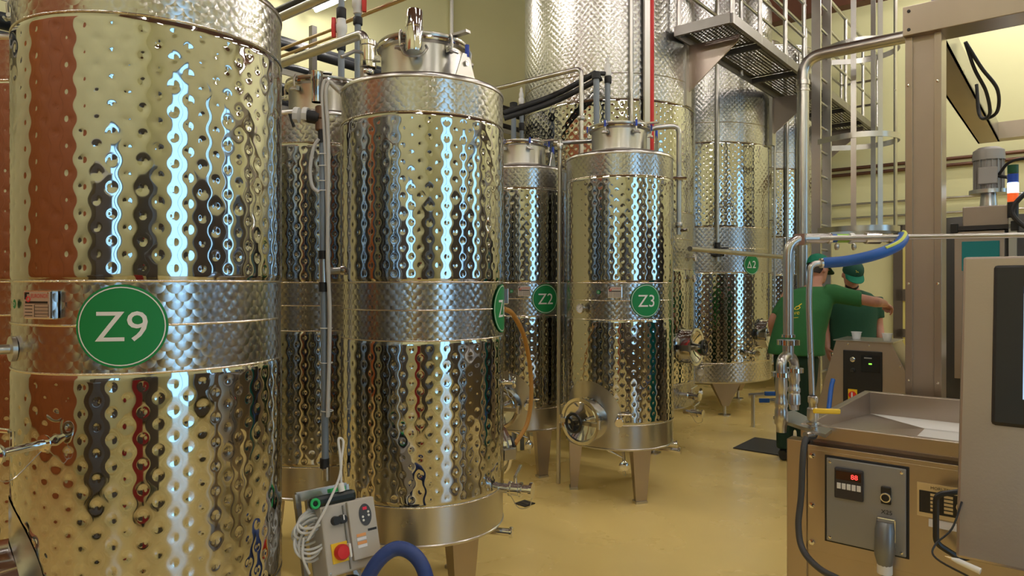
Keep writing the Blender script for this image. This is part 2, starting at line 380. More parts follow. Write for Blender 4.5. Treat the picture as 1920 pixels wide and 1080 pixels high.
PR['band_top'] = band_mesh('top_band', TR, ZT, ZTOP); PR['band_m1'] = band_mesh('upper_middle_band', TR, ZMM, ZM1)
PR['band_m0'] = band_mesh('lower_middle_band', TR, ZM0, ZMM); PR['band_bot'] = band_mesh('bottom_band', TR, Z0, ZB)
def lm(name, prof, seg=96, axis=(0, 0, 1), closed=False, o=(0, 0, 0), smooth=40): return MB().lathe(prof, o, axis, seg, closed).mesh(name, (0, 0, 0), smooth)
PR['top'] = lm('tank_top', [(TR, ZTOP), (TR + .004, ZTOP + .004), (TR + .004, ZTOP + .014), (TR - .004, ZTOP + .024), (TR - .03, ZTOP + .034), (.30, 2.434), (.203, 2.458)])
PR['bottom'] = lm('tank_bottom', [(TR, Z0), (TR + .004, Z0 - .004), (TR - .004, Z0 - .016), (.30, .345), (.05, .315), (.0, .315)])
for k, z in enumerate((ZT, ZM1, ZMM, ZM0, ZB)): PR['bead%d' % k] = MB().torus((0, 0, z), TR + .001, .0035, seg=96, ss=6).mesh('weld_bead')
PR['neck'] = lm('neck', [(.203, 2.45), (.200, 2.47), (.200, 2.60), (.212, 2.612), (.212, 2.618)], 64)
PR['rim'] = MB().torus((0, 0, 2.618), .212, .011, seg=64).mesh('neck_rim')
PR['lid'] = lm('lid', [(.214, 2.626), (.218, 2.634), (.216, 2.644), (.19, 2.650), (.12, 2.662), (.05, 2.668), (0, 2.669)], 64)
# leg: folded sheet-metal leg, outward -Y at bearing 0
def leg_mesh():
    mb = MB(); r = .335; zt = .44
    top = [(-.075, -r - .035, zt), (.075, -r - .035, zt), (.055, -r + .07, zt - .02), (-.055, -r + .07, zt - .02)]
    bot = [(-.04, -r - .02, .012), (.04, -r - .02, .012), (.03, -r + .03, .012), (-.03, -r + .03, .012)]
    mb.add(top + bot, [(0, 1, 5, 4), (1, 2, 6, 5), (2, 3, 7, 6), (3, 0, 4, 7), (4, 5, 6, 7), (0, 3, 2, 1)])
    return mb.mesh('leg', (0, 0, 0), 0)
PR['leg'] = leg_mesh()
PR['foot'] = MB().box((0, -.333, .008), (.085, .06, .016)).mesh('foot_plate', (0, 0, 0), 0)
def on_cyl(R, x, z, lift): a = x / R; return ((R + lift) * math.sin(a), -(R + lift) * math.cos(a), z)
def sticker(parent, R, z, r, text, b, tsize, name='number_sign', delta=False, ring=True):
    """round vinyl sign following the curve of the tank"""
    rings, n = 8, 48; lift = .0062
    vs = [(0, 0)] + [(r * i / rings * math.cos(2 * PI * k / n), r * i / rings * math.sin(2 * PI * k / n)) for i in range(1, rings + 1) for k in range(n)]
    fs = [(0, 1 + k, 1 + (k + 1) % n) for k in range(n)] + [(1 + i * n + k, 1 + (i + 1) * n + k, 1 + (i + 1) * n + (k + 1) % n, 1 + i * n + (k + 1) % n) for i in range(rings - 1) for k in range(n)]
    mb = MB(); mb.add([on_cyl(R, x, z + y, lift) for x, y in vs], fs)
    s = link(name, mb.mesh(name), GREEN, parent, 0, b); s['label'] = 'round green sign reading ' + text
    if ring:
        mb = MB(); q = [(r * .945 * f * math.cos(2 * PI * k / n), r * .945 * f * math.sin(2 * PI * k / n)) for f in (1, .972) for k in range(n)]
        mb.add([on_cyl(R, x, z + y, lift + .0008) for x, y in q], [(k, (k + 1) % n, n + (k + 1) % n, n + k) for k in range(n)]); link('sign_border', mb.mesh('sign_border'), WHITE, s)
    mb = MB(); w = 0
    if delta:
        h = tsize; t = h * .13; o = -h * .46
        tri = [(-h * .42, -h / 2), (h * .42, -h / 2), (0, h / 2)]; inn = [(-h * .26, -h / 2 + t), (h * .26, -h / 2 + t), (0, h / 2 - t * 2.2)]
        mb.add([on_cyl(R, x + o, z + y, lift + .001) for x, y in tri + inn], [(0, 1, 4, 3), (1, 2, 5, 4), (2, 0, 3, 5)])
        tv, tf, w = text_geo(text[1:], tsize); mb.add([on_cyl(R, x + h * .42, z + y, lift + .001) for x, y in tv], tf)
    else:
        tv, tf, w = text_geo(text, tsize); mb.add([on_cyl(R, x, z + y, lift + .001) for x, y in tv], tf)
    link('sign_lettering', mb.mesh('sign_lettering', (0, 0, 0), 0), WHITE, s)
    return s
def nameplate(parent, R, z, b, w=.098, h=.078):
    c = -R - .012; mb = MB(); mb.box((0, c, z), (w, .022, h)); br = link('nameplate', mb.mesh('nameplate', (0, 0, 0), 0), CHROME, parent, .003, b); br['label'] = 'maker plate with red lettering'
    y = c - .0125; pb = MB().box((0, y, z), (w - .006, .002, h - .006)); link('plate_face', pb.mesh('plate_face', (0, 0, 0), 0), PLATE, br)
    o = Vector((0, y - .0012, z)); ex = Vector((1, 0, 0)); ey = Vector((0, 0, 1))
    t = MB(); text_flat(t, 'EUROINOX', .011, o + Vector((.012, 0, h * .31)), ex, ey, .0006, .060); 
    t.torus(o + Vector((-.029, -.0006, h * .20)), .0065, .002, (0, 1, 0), 16, 4); link('plate_name', t.mesh('plate_name', (0, 0, 0), 0), REDPRINT, br)
    k = MB(); k.box(o + Vector((-.0385, 0, h * .30)), (.008, .001, .018)); k.box(o + Vector((-.034, 0, h * .40)), (.016, .001, .005))
    k.box(o + Vector((0, 0, h * .085)), (w - .018, .001, .006))
    for i in range(4):
        zz = h * (-.03 - .115 * i); k.box(o + Vector((-.028, 0, zz)), (.026, .001, .002)); k.box(o + Vector((.018, 0, zz - .0025)), (.050, .001, .0009)); k.box(o + Vector((.018, 0, zz + .0035)), (.050, .001, .0009))
    for xx in (-.007, .043): k.box(o + Vector((xx, 0, -h * .21)), (.0009, .001, .033))
    link('plate_print', k.mesh('plate_print', (0, 0, 0), 0), BLKPRINT, br)
    for sx in (-1, 1):
        for sz in (-1, 1): link('rivet', MB().lathe([(.0025, 0), (.002, .0012), (0, .0016)], o + Vector((sx * (w / 2 - .007), 0, sz * (h / 2 - .007))), (0, -1, 0), 8).mesh('rivet'), CHROME, br)
def wheel_meshes(c, r, axis):
    mb = MB(); ax = Vector(axis).normalized(); mb.torus(c, r, r * .17, ax, 28, 8); x, y, d = frame(ax)
    for k in range(3):
        a = 2 * PI * k / 3 + .4; mb.cyl(Vector(c), Vector(c) + (x * math.cos(a) + y * math.sin(a)) * r, r * .13, seg=8)
    mb.cyl(Vector(c) + ax * .015, Vector(c) - ax * .03, r * .26, seg=12); return mb
def manway(parent, R, z, r, b, out=.10, plate=True):
    O = Vector((0, -R, z)); A = Vector((0, -1, 0)); A2 = (0, -1, 0)
    m = link('manway', MB().lathe([(r * .97, -.09), (r * .97, out - .02), (r * 1.06, out - .018), (r * 1.06, out), (r * .93, out), (r * .93, out - .03)], O, A2, 48).mesh('manway_collar'), CHROME, parent, 0, b)
    m['label'] = 'round steel hatch with black handwheel'
    link('hatch_door', MB().lathe([(r * .93, out - .012), (r * .86, out - .004), (r * .7, out - .02), (r * .35, out - .05), (r * .14, out - .055), (0, out - .055)], O, A2, 48).mesh('hatch_door'), CHROME, m)
    bar = MB().box(O + A * (out + .006) + Vector((0, 0, -.005)), (r * 2.16, .018, .030)); link('crossbar', bar.mesh('crossbar', (0, 0, 0), 0), STEEL, m, .003)
    for s in (-1, 1): link('hinge_pin', MB().cyl(O + A * (out + .006) + Vector((s * r * 1.08, .0, -.03)), O + A * (out + .006) + Vector((s * r * 1.08, 0, .03)), .011, seg=10).mesh('hinge_pin'), CHROME, m)
    h = MB(); h.box(O + A * (out - .03) + Vector((-r * 1.10, 0, 0)), (.03, .07, .05)); link('hinge', h.mesh('hinge'), STEEL, m)
    link('spindle', MB().cyl(O + A * (out - .05), O + A * (out + .075), .011, seg=10).mesh('spindle'), CHROME, m)
    link('handwheel', wheel_meshes(O + A * (out + .07), r * .40, A).mesh('handwheel'), BLACK, m)
    if plate:
        n = 40; rings = 6; vs = []; 
        for i in range(rings + 1):
            f = .9 + .65 * i / rings
            for k in range(n):
                a = 2 * PI * k / n; vs.append(on_cyl(R, r * f * math.cos(a) * 1.05, max(z + r * f * math.sin(a) * (1.15 if math.sin(a) > 0 else 1), Z0 + .005), .0055))
        fs = [(i * n + k, i * n + (k + 1) % n, (i + 1) * n + (k + 1) % n, (i + 1) * n + k) for i in range(rings) for k in range(n)]
        mb = MB(); mb.add(vs, fs); link('reinforcing_plate', mb.mesh('reinforcing_plate'), STEEL, m)
    return m
def tap(parent, R, z, b, kind='sample', side=1, dz=0.0, ln=.07):
    """small fittings: sample tap, drain valve with clamp, stub with cap, gauge"""
    O = Vector((0, -R, z)); A = Vector((0, -1, 0)); X = Vector((1, 0, 0)); Zv = Vector((0, 0, 1))
    if kind == 'sample':      # stub with a round cap facing out and a lever beside it
        v = link('sample_tap', MB().lathe([(.024, 0), (.024, .006), (.012, .008), (.012, ln)], O, A, 20).mesh('sample_tap'), CHROME, parent, 0, b)
        link('cap', MB().lathe([(0, ln - .004), (.026, ln - .004), (.030, ln + .002), (.030, ln + .008), (.026, ln + .012), (0, ln + .012)], O, A, 24).mesh('cap'), CHROME, v)
        lv = MB(); lv.cyl(O + A * ln * .7, O + A * ln * .7 + Zv * .05, .006, seg=8); lv.cyl(O + A * ln * .7 + Zv * .05 - X * .01, O + A * ln * .7 + Zv * .052 + X * .085 * side, .006, .008, 10); link('lever', lv.mesh('lever'), CHROME, v)
        ch = MB(); ch.tube(spline([O + A * (ln + .005) + Zv * -.028, O + A * (ln + .004) + Zv * -.06 + X * .006, O + A * (ln * .7) + Zv * -.075, O + A * .012 + Zv * -.02], 5), .0016, 5); link('chain', ch.mesh('chain'), STEEL, v)
    elif kind == 'drain':     # butterfly valve pointing out
        v = link('drain_valve', MB().lathe([(.022, -.02), (.022, .05), (.034, .052), (.034, .062), (.030, .066), (.030, .10), (.034, .104), (.034, .114), (.024, .118), (.024, .15), (.036, .152), (.036, .166), (0, .166)], O, A, 24).mesh('drain_valve'), CHROME, parent, 0, b)
        lv = MB(); lv.cyl(O + A * .083 + Zv * .025, O + A * .083 + Zv * .06, .009, seg=10); lv.cyl(O + A * .083 + Zv * .058 - X * .01, O + A * .07 + Zv * .075 + X * .12 * side, .007, .009, 10); link('lever', lv.mesh('lever'), CHROME, v)
        ch = MB(); ch.tube(spline([O + A * .16 + Zv * -.036, O + A * .15 + Zv * -.075, O + A * .10 + Zv * -.085, O + A * .06 + Zv * -.034], 5), .0018, 5); link('chain', ch.mesh('chain'), STEEL, v)
    elif kind == 'stub':      # pipe stub with clamp cap
        v = link('pipe_stub', MB().lathe([(.018, -.02), (.018, ln), (.026, ln + .002), (.026, ln + .012), (.022, ln + .016), (.0, ln + .016)], O, A, 20).mesh('pipe_stub'), CHROME, parent, 0, b)
    elif kind == 'probe':     # temperature probe well: dark flange and bright rod
        v = link('temperature_probe', MB().lathe([(.036, 0), (.036, .012), (.014, .014), (.014, .075), (.020, .078), (.020, .12), (0, .12)], O, A, 20).mesh('temperature_probe'), STEEL, parent, 0, b)
    elif kind == 'gauge':
        v = link('dial_thermometer', MB().lathe([(.008, 0), (.008, .03), (.033, .032), (.036, .05), (.031, .052), (.031, .049)], O, A, 24).mesh('dial_thermometer'), CHROME, parent, 0, b)
        link('dial_face', MB().lathe([(.031, .048), (0, .048)], O, A, 24).mesh('dial_face'), WHITE, v)
        nd = MB(); nd.box(O + A * .0495 + Vector((.006, 0, .006)), (.022, .001, .0025), Matrix.Rotation(-.8, 3, 'Y')); 
        for k in range(9):
            a = -2.2 + k * .55; nd.box(O + A * .0495 + Vector((math.sin(a) * .025, 0, math.cos(a) * .025)), (.002, .001, .005), Matrix.Rotation(a, 3, 'Y'))
        link('needle', nd.mesh('needle', (0, 0, 0), 0), BLKPRINT, v)
    elif kind == 'rack':      # racking arm under the shoulder: lever elbow and round cap hanging below
        e = spline([O + A * -.03 + Zv * .05, O + A * .02 + Zv * .0, O + A * .07 + Zv * -.05], 5)
        v = link('drain_elbow', MB().tube(e, .012, 12).mesh('drain_elbow'), CHROME, parent, 0, b)
        link('cap', MB().lathe([(0, 0), (.030, 0), (.034, .006), (.034, .014), (.028, .018), (0, .018)], O + A * .07 + Zv * -.07, A, 24).mesh('cap'), CHROME, v)
        lv = MB(); lv.cyl(O + A * .05 + Zv * -.03 + X * .01, O + A * .05 + Zv * .03 - X * .11 * side, .006, .009, 10); link('lever', lv.mesh('lever'), CHROME, v)
        ch = MB(); ch.tube(spline([O + A * .085 + Zv * -.08, O + A * .09 + Zv * -.13 + X * .01, O + A * .085 + Zv * -.12 - X * .008, O + A * .085 + Zv * -.075], 5), .0016, 5); link('chain', ch.mesh('chain'), STEEL, v)
    return v
def neck_fittings(t, brg, blue=False, clamps=(0, 60, 120, 180, 240, 300), bracket=None, breather=None):
    for c in clamps:
        b = math.radians(c); O = Vector((0, -.205, 2.575)); A = Vector((0, -1, 0))
        k = MB(); k.box(O + A * .012, (.030, .026, .024)); k.cyl(O + A * .02 + Vector((-.022, 0, 0)), O + A * .02 + Vector((.022, 0, 0)), .008, seg=8)
        k.tube([O + A * .022, O + A * .026 + Vector((0, 0, .05)), O + A * .012 + Vector((0, 0, .075))], .006, 8); k.cyl(O + A * .03 + Vector((-.02, 0, -.008)), O + A * .034 + Vector((.028, 0, -.014)), .007, .005, 8)
        cl = link('lid_clamp', k.mesh('lid_clamp'), STEEL, t, 0, b)
        if blue: link('clamp_sleeve', MB().box((0, -.232, 2.63), (.012, .010, .045)).mesh('clamp_sleeve', (0, 0, 0), 0), mat('blue_clip', (.02, .06, .45), 0, .4), cl)
    if bracket is not None:
        b = math.radians(bracket); mb = MB()
        mb.prism([(-.07, 0), (.07, 0), (.022, .12), (-.022, .12)], (0, -.272, 2.435), (1, 0, 0), (0, 0, 1), .004)
        br = link('hinge_bracket', mb.mesh('hinge_bracket', (0, 0, 0), 0), STEEL, t, 0, b)
        link('bracket_arm', MB().box((0, -.215, 2.655), (.03, .15, .012)).mesh('bracket_arm', (0, 0, 0), 0), STEEL, br)
        link('bracket_bolt', MB().cyl((0, -.285, 2.51), (0, -.262, 2.51), .012, seg=10).mesh('bracket_bolt'), CHROME, br)
        link('bracket_tip', MB().cyl((0.015, -.27, 2.545), (0.015, -.27, 2.60), .010, seg=8).mesh('bracket_tip'), mat('blue_clip', (.02, .06, .45), 0, .4), br)
    if breather is not None:
        b = math.radians(breather); O = Vector((0, -.262, 2.53)); mb = MB()
        mb.lathe([(.0, 0), (.034, 0), (.037, .01), (.038, .11), (.040, .112), (.040, .118), (.037, .12), (.037, .19), (.034, .195), (0, .195)], O, (0, .12, 1), 24)
        br = link('breather_valve', mb.mesh('breather_valve'), CHROME, t, 0, b); br['label'] = 'upright chrome breather valve'
        k = MB(); k.cyl(O + Vector((0, .05, .03)), O + Vector((0, 0, .03)), .018, seg=12); k.tube(spline([O + Vector((.05, .03, .04)), O + Vector((.06, -.01, .01)), O + Vector((.03, -.02, -.02)), O + Vector((-.03, -.01, -.015)), O + Vector((-.06, .02, .03))], 5), .006, 8); link('clamp_ring', k.mesh('clamp_ring'), STEEL, br)
    # domed lid handle plate
    mb = MB(); mb.box((0, -.05, 2.668), (.05, .26, .010)); link('lid_bar', mb.mesh('lid_bar', (0, 0, 0), 0), STEEL, t, .002, brg)
def make_tank(x, y, label, legs=(16, 136, 256)):
    t = thing('dimpled_wine_tank', label, 'tank', (x, y, 0), 'dimple jacketed steel tanks')
    for key, nm, m in (('jacket_up', 'upper_dimple_jacket', MIRROR), ('jacket_lo', 'lower_dimple_jacket', MIRROR), ('band_top', 'top_band', SWIRL), ('band_m1', 'upper_middle_band', SWIRL),
                       ('band_m0', 'lower_middle_band', SWIRL), ('band_bot', 'bottom_band', STEEL), ('top', 'tank_top', STEEL), ('bottom', 'tank_bottom', STEEL), ('neck', 'neck', STEEL), ('rim', 'neck_rim', CHROME), ('lid', 'lid', STEEL)):
        link(nm, PR[key], m, t)
    for k in range(5): link('weld_bead', PR['bead%d' % k], BEAD, t)
    for a in legs:
        l = link('leg', PR['leg'], BRUSH, t, 0, math.radians(a)); link('foot_plate', PR['foot'], STEEL, l)
    return t
RAD = math.radians
SGZ = 1.384
# nearest tank Z9
t = make_tank(-1.162, 2.233, 'nearest large dimpled steel tank with green Z9 sign', (30, 150, 270)); Z9 = t
sticker(t, TR, SGZ, .114, 'Z9', RAD(14.8), .082); nameplate(t, TR, 1.443, RAD(-17)); sticker(t, TR, 1.443, .013, 'Z9', RAD(-38), .009, 'small_number_dot', ring=False)
neck_fittings(t, 0, bracket=60); tap(t, TR, 1.315, RAD(-41), 'probe'); s = tap(t, TR, 1.065, RAD(-17), 'sample', -1, ln=.13)
manway(t, TR, .60, .155, RAD(-52), .14)
# Z6
t = make_tank(-.429, 3.302, 'dimpled steel tank with a half visible green Z6 sign and chrome breather on the lid', (38, 158, 278)); Z6 = t
sticker(t, TR, SGZ, .114, 'Z6', RAD(79), .082); nameplate(t, TR, 1.44, RAD(97))
neck_fittings(t, RAD(120), bracket=52, breather=-2, clamps=(-20, 42, 100, 160, 220, 280))
manway(t, TR, .645, .13, RAD(126), .05); tap(t, TR, .55, RAD(72), 'drain', 1); tap(t, TR, 1.02, RAD(93), 'sample', -1, ln=.05)
tap(t, .30, .335, RAD(76), 'stub', ln=.13); tap(t, TR, .42, RAD(-75), 'stub', ln=.05)
# Z3
t = make_tank(.785, 5.0, 'dimpled steel tank with green Z3 sign and black handwheel hatch', (16, 142, 268)); Z3 = t
sticker(t, TR, SGZ, .114, 'Z3', RAD(19.1), .082); nameplate(t, TR, 1.443, RAD(-13)); sticker(t, TR, 1.443, .013, 'Z3', RAD(-30), .009, 'small_number_dot', ring=False)
neck_fittings(t, RAD(60), blue=True, clamps=(-34, 22, 78, 140, 205, 265), bracket=66)
manway(t, TR, .563, .150, RAD(-42), .10); tap(t, TR, .57, RAD(-9), 'sample', 1, ln=.05); tap(t, TR, 1.33, RAD(-47), 'gauge'); tap(t, TR, 1.17, RAD(-15), 'stub', ln=.03)
tap(t, .30, .335, RAD(-4), 'rack', 1); tap(t, .30, .33, RAD(60), 'stub', ln=.14); tap(t, .30, .345, RAD(78), 'stub', ln=.10)
# Z2
t = make_tank(.077, 5.6, 'dimpled steel tank with green Z2 sign, between Z6 and Z3', (28, 148, 268)); Z2 = t
sticker(t, TR, SGZ, .114, 'Z2', RAD(27.9), .082); nameplate(t, TR, 1.443, RAD(2)); sticker(t, TR, 1.443, .013, 'Z2', RAD(-12), .009, 'small_number_dot', ring=False)
neck_fittings(t, RAD(60), blue=True, clamps=(-40, 16, 74, 140, 205, 265), bracket=66)
manway(t, TR, .563, .150, RAD(-22), .10); tap(t, TR, .57, RAD(6), 'sample', 1, ln=.05); tap(t, .30, .335, RAD(8), 'rack', 1)
# back row
t = make_tank(-1.08, 3.94, 'shadowed dimpled steel tank behind the grey riser pipe between Z9 and Z6'); Z8 = t
neck_fittings(t, RAD(20), bracket=70, breather=None, clamps=(-30, 90, 150, 210, 270)); 
t = make_tank(-1.83, 2.86, 'dimpled steel tank mostly hidden behind Z9 at the left edge')
sticker(t, TR, SGZ, .114, 'Z8', RAD(-48), .082); neck_fittings(t, RAD(20)); nameplate(t, TR, 1.443, RAD(-62))
manway(t, TR, .60, .15, RAD(-40), .10)

# ------------------------------------------------------------------ tall silos
SR = 0.82
SP = {'jl': jacket_mesh('lower_dimple_jacket', SR, 128, .60, 1.63, .0735, 8, 10, 1.25), 'ju': jacket_mesh('upper_dimple_jacket', SR, 128, 2.14, 3.10, .0735, 8, 10, 1.25),
      'b0': band_mesh('bottom_band', SR, .39, .60, 1, 160), 'b1': band_mesh('middle_band', SR, 1.63, 2.14, 1, 160), 'b2': band_mesh('upper_shell', SR, 3.10, 4.80, 1, 160)}
SP['top'] = lm('silo_top', [(SR, 4.80), (SR + .006, 4.805), (SR + .006, 4.82), (SR - .02, 4.835), (.24, 4.96), (.24, 5.08), (.25, 5.09), (.2, 5.11), (0, 5.12)], 96)
SP['bot'] = lm('silo_bottom', [(SR, .39), (SR - .006, .375), (.6, .33), (0, .28)], 96)
for k, z in enumerate((.60, 1.63, 2.14, 3.10, 3.32, 1.9)): SP['w%d' % k] = MB().torus((0, 0, z), SR + .001, .004, seg=128, ss=6).mesh('weld_bead')
def silo_leg():
    mb = MB(); r = SR - .09
    mb.add([(-.20, -r - .05, .44), (.20, -r - .05, .44), (.16, -r + .12, .40), (-.16, -r + .12, .40), (-.035, -r - .03, .11), (.035, -r - .03, .11), (.03, -r + .03, .11), (-.03, -r + .03, .11)],
           [(0, 1, 5, 4), (1, 2, 6, 5), (2, 3, 7, 6), (3, 0, 4, 7), (4, 5, 6, 7), (0, 3, 2, 1)]); return mb.mesh('leg', (0, 0, 0), 0)
SP['leg'] = silo_leg(); SP['foot'] = MB().lathe([(.0, .0), (.07, 0), (.07, .012), (.02, .02), (.018, .12), (0, .12)], (0, -SR + .10, 0), (0, 0, 1), 16).mesh('screw_foot')
def make_silo(x, y, label, legs):
    t = thing('storage_silo', label, 'tank', (x, y, 0), 'tall steel storage silos')
    for k, nm, m in (('jl', 'lower_dimple_jacket', MIRROR), ('ju', 'upper_dimple_jacket', MIRROR), ('b0', 'bottom_band', SWIRL_BIG), ('b1', 'middle_band', SWIRL_BIG), ('b2', 'upper_shell', SWIRL_BIG), ('top', 'silo_top', STEEL), ('bot', 'silo_bottom', STEEL)):
        link(nm, SP[k], m, t)
    for k in range(6): link('weld_bead', SP['w%d' % k], BEAD, t)
    for a in legs:
        l = link('leg', SP['leg'], BRUSH, t, 0, RAD(a)); link('screw_foot', SP['foot'], STEEL, l)
    return t
def level_tube(t, b, z0, z1, m=CHROME, nm='level_tube', r=.013, off=.045):
    b = RAD(b); p = Vector((0, -SR - off, 0)); k = MB(); k.cyl(p + ZA * z0, p + ZA * z1, r, seg=10); o = link(nm, k.mesh(nm), m, t, 0, b)
    s = MB()
    for z in np.linspace(z0 + .1, z1 - .1, 5): s.cyl((0, -SR + .01, z), (0, -SR - off, z), .007, seg=6)
    link('stand_off', s.mesh('stand_off'), STEEL, o); return o
SA = make_silo(.948, 6.71, 'largest steel silo, with red gauge strip, behind Z3', (25, 145, 265))
level_tube(SA, 5, 1.0, 4.9, STEEL, 'level_tube', .016)
o = level_tube(SA, 17, 1.0, 4.9, mat('red_gauge_strip', (.62, .012, .012), 0, .4), 'red_gauge_strip', .021, .05); o['label'] = 'upright red gauge strip'
o = link('gauge_channel', MB().box((-.045, -SR - .045, 2.95), (.05, .03, 3.9)).mesh('gauge_channel', (0, 0, 0), 0), STEEL, SA, 0, RAD(17))
manway(SA, SR, .93, .16, RAD(52), .09, False); tap(SA, SR, .50, RAD(46), 'drain', 1); tap(SA, SR, .34, RAD(50), 'drain', 1); tap(SA, SR, 1.55, RAD(56), 'gauge'); tap(SA, SR, 1.74, RAD(57), 'gauge')
SD = make_silo(2.36, 8.5, 'steel silo with green delta 2 sign under the walkway', (5, 125, 245))
sticker(SD, SR, 1.72, .117, '\u03942', RAD(26.5), .082, delta=True)
level_tube(SD, -4, 1.75, 4.7, STEEL, 'level_tube', .020); level_tube(SD, 58, .9, 3.6, STEEL, 'sight_glass', .014)
k = MB(); k.cyl((0, -SR - .05, 1.80), (0, -SR - .05, 1.96), .03, seg=10); k.cyl((-.07, -SR - .05, 1.83), (.07, -SR - .05, 1.83), .022, seg=8); k.cyl((0, -SR - .05, 1.9), (.12, -SR - .05, 1.9), .008, seg=8); link('gauge_valve', k.mesh('gauge_valve'), RUBBER, SD, 0, RAD(-4))
manway(SD, SR, .92, .17, RAD(44), .09, False); tap(SD, SR, .72, RAD(22), 'drain', 1); tap(SD, SR, .52, RAD(-16), 'drain', 1); tap(SD, SR, .30, RAD(-16), 'stub', ln=.2); tap(SD, SR, 1.16, RAD(-14), 'stub', ln=.05)
SC = make_silo(3.77, 10.29, 'far steel silo seen between the delta 2 silo and the ladder', (10, 130, 250)); level_tube(SC, 2, .9, 4.7, STEEL, 'level_tube', .02); level_tube(SC, 14, .9, 4.7, STEEL, 'level_tube', .02)
# ------------------------------------------------------------------ walkway with railing
PU0, PU1, PV0, PV1, PZ = 5.52, 11.0, 2.20, 2.70, 3.66
wk = thing('walkway', 'steel walkway with perforated floor fixed along the tall silos', 'walkway', B(PU0, PV0, 0))
for nm, a in (('edge_channel', (PU0, PU1, PV0 - .02, PV0 + .012)), ('edge_channel', (PU0, PU1, PV1 - .012, PV1 + .005)), ('end_channel', (PU0 - .02, PU0 + .012, PV0, PV1)), ('end_channel', (PU1 - .012, PU1, PV0, PV1))):
    MB().bbox(*a, PZ, PZ + .085).build(nm, GALV, wk, 0)
cross = [PU0, 6.3, 7.35, 8.4, 9.3, 10.15, PU1]
for u in cross[1:-1]: MB().bbox(u - .015, u + .015, PV0, PV1, PZ + .002, PZ + .055).build('cross_member', PERF, wk, 0)
for i in range(6):       # perforated panels, every hole cut
    u0, u1 = cross[i] + .02, cross[i + 1] - .02; mb = MB(); z = PZ + .06; mg = .05
    nu = int((u1 - u0 - 2 * mg) / .036); nv = int((PV1 - PV0 - 2 * mg) / .036); su = (u1 - u0 - 2 * mg) / nu; sv = (PV1 - PV0 - 2 * mg) / nv
    sq = [(-.5, -.5), (0, -.5), (.5, -.5), (.5, 0), (.5, .5), (0, .5), (-.5, .5), (-.5, 0)]
    for a in range(nu):
        for b in range(nv):
            cu, cv = u0 + mg + (a + .5) * su, PV0 + mg + (b + .5) * sv
            vs = [B(cu + x * su, cv + y * sv, z) for x, y in sq] + [B(cu + math.cos(-.75 * PI + k * PI / 4) * .0095, cv + math.sin(-.75 * PI + k * PI / 4) * .0095, z) for k in range(8)]
            mb.add(vs, [(k, (k + 1) % 8, 8 + (k + 1) % 8, 8 + k) for k in range(8)])
    mb.bbox(u0, u1, PV0, PV0 + mg, z - .002, z); mb.bbox(u0, u1, PV1 - mg, PV1, z - .002, z); mb.bbox(u0, u0 + mg, PV0, PV1, z - .002, z); mb.bbox(u1 - mg, u1, PV0, PV1, z - .002, z)
    mb.build('perforated_panel', PERF, wk, 0)
for u in (5.80, 8.06, 10.3):    # brackets welded to the silos
    MB().prism([(0, 0), (-.46, 0), (-.46, -.05), (0, -.42)], B(u, PV1 - .0, PZ), VA, ZA, .012).build('bracket', BRUSH, wk, 0)
    MB().bbox(u - .05, u + .05, PV1, PV1 + .035, PZ - .55, PZ + .08).build('bracket_plate', STEEL, wk, 0)
RT = PZ + .085
def rail_run(v, us, rails, ends):
    for u in us: MB().cyl(B(u, v, RT - .08), B(u, v, RT + 1.05), .021, seg=10).build('post', STEEL, wk)
    for h in rails: MB().tube([B(ends[0], v, RT + h), B(ends[1], v, RT + h)], .016 if h < 1 else .021, 8).build('rail', STEEL, wk)
rail_run(PV0 + .0, (5.55, 6.2, 6.9, 7.5), (.35, .70, 1.05), (5.55, 7.55)); rail_run(PV0, (8.25, 9.2, 10.1, 10.95), (.35, .70, 1.05), (8.2, 10.95))
rail_run(PV1 - .02, (5.55, 7.0, 9.2, 10.95), (.35, .70, 1.05), (5.55, 10.95))
for h in (.35, .7, 1.05): MB().tube([B(10.95, PV0, RT + h), B(10.95, PV1, RT + h)], .018, 8).build('rail', STEEL, wk)
# ladder with safety cage
LU0, LU1, LV = 7.66, 8.06, 2.12
ld = thing('caged_ladder', 'upright steel ladder with hooped safety cage beside the walkway', 'ladder', B((LU0 + LU1) / 2, LV, 0))
for u in (LU0, LU1): MB().bbox(u - .018, u + .018, LV - .045, LV + .045, 0, 5.5).build('stile', STEEL, ld, 0)
for k in range(20): MB().cyl(B(LU0, LV, .28 + .265 * k), B(LU1, LV, .28 + .265 * k), .014, seg=8).build('rung', STEEL, ld)
HC = (LU0 + LU1) / 2; HR = .36
def hoop_pt(a, z, r=HR): return B(HC + r * math.cos(a), LV - .38 + r * math.sin(a), z)
for z in (2.06, 3.0, 3.95, 4.9):
    pts = [(LU1, LV)] + [(HC + HR * math.cos(a), LV - .38 + HR * math.sin(a)) for a in np.linspace(.5, -PI - .5, 30)] + [(LU0, LV)]
    mb = MB(); n = len(pts); vs = []
    for i, (a, b) in enumerate(pts):
        dx, dy = a - HC, b - (LV - .38); l = math.hypot(dx, dy) or 1
        for rr in (0, .008):
            for zz in (-.028, .028): vs.append(B(a + dx / l * rr, b + dy / l * rr, z + zz))
    fs = []
    for i in range(n - 1):
        o, p = i * 4, i * 4 + 4; fs += [(o, o + 1, p + 1, p), (o + 2, p + 2, p + 3, o + 3), (o + 1, o + 3, p + 3, p + 1), (o, p, p + 2, o + 2)]
    mb.add(vs, fs); mb.build('cage_hoop', STEEL, ld, 60)
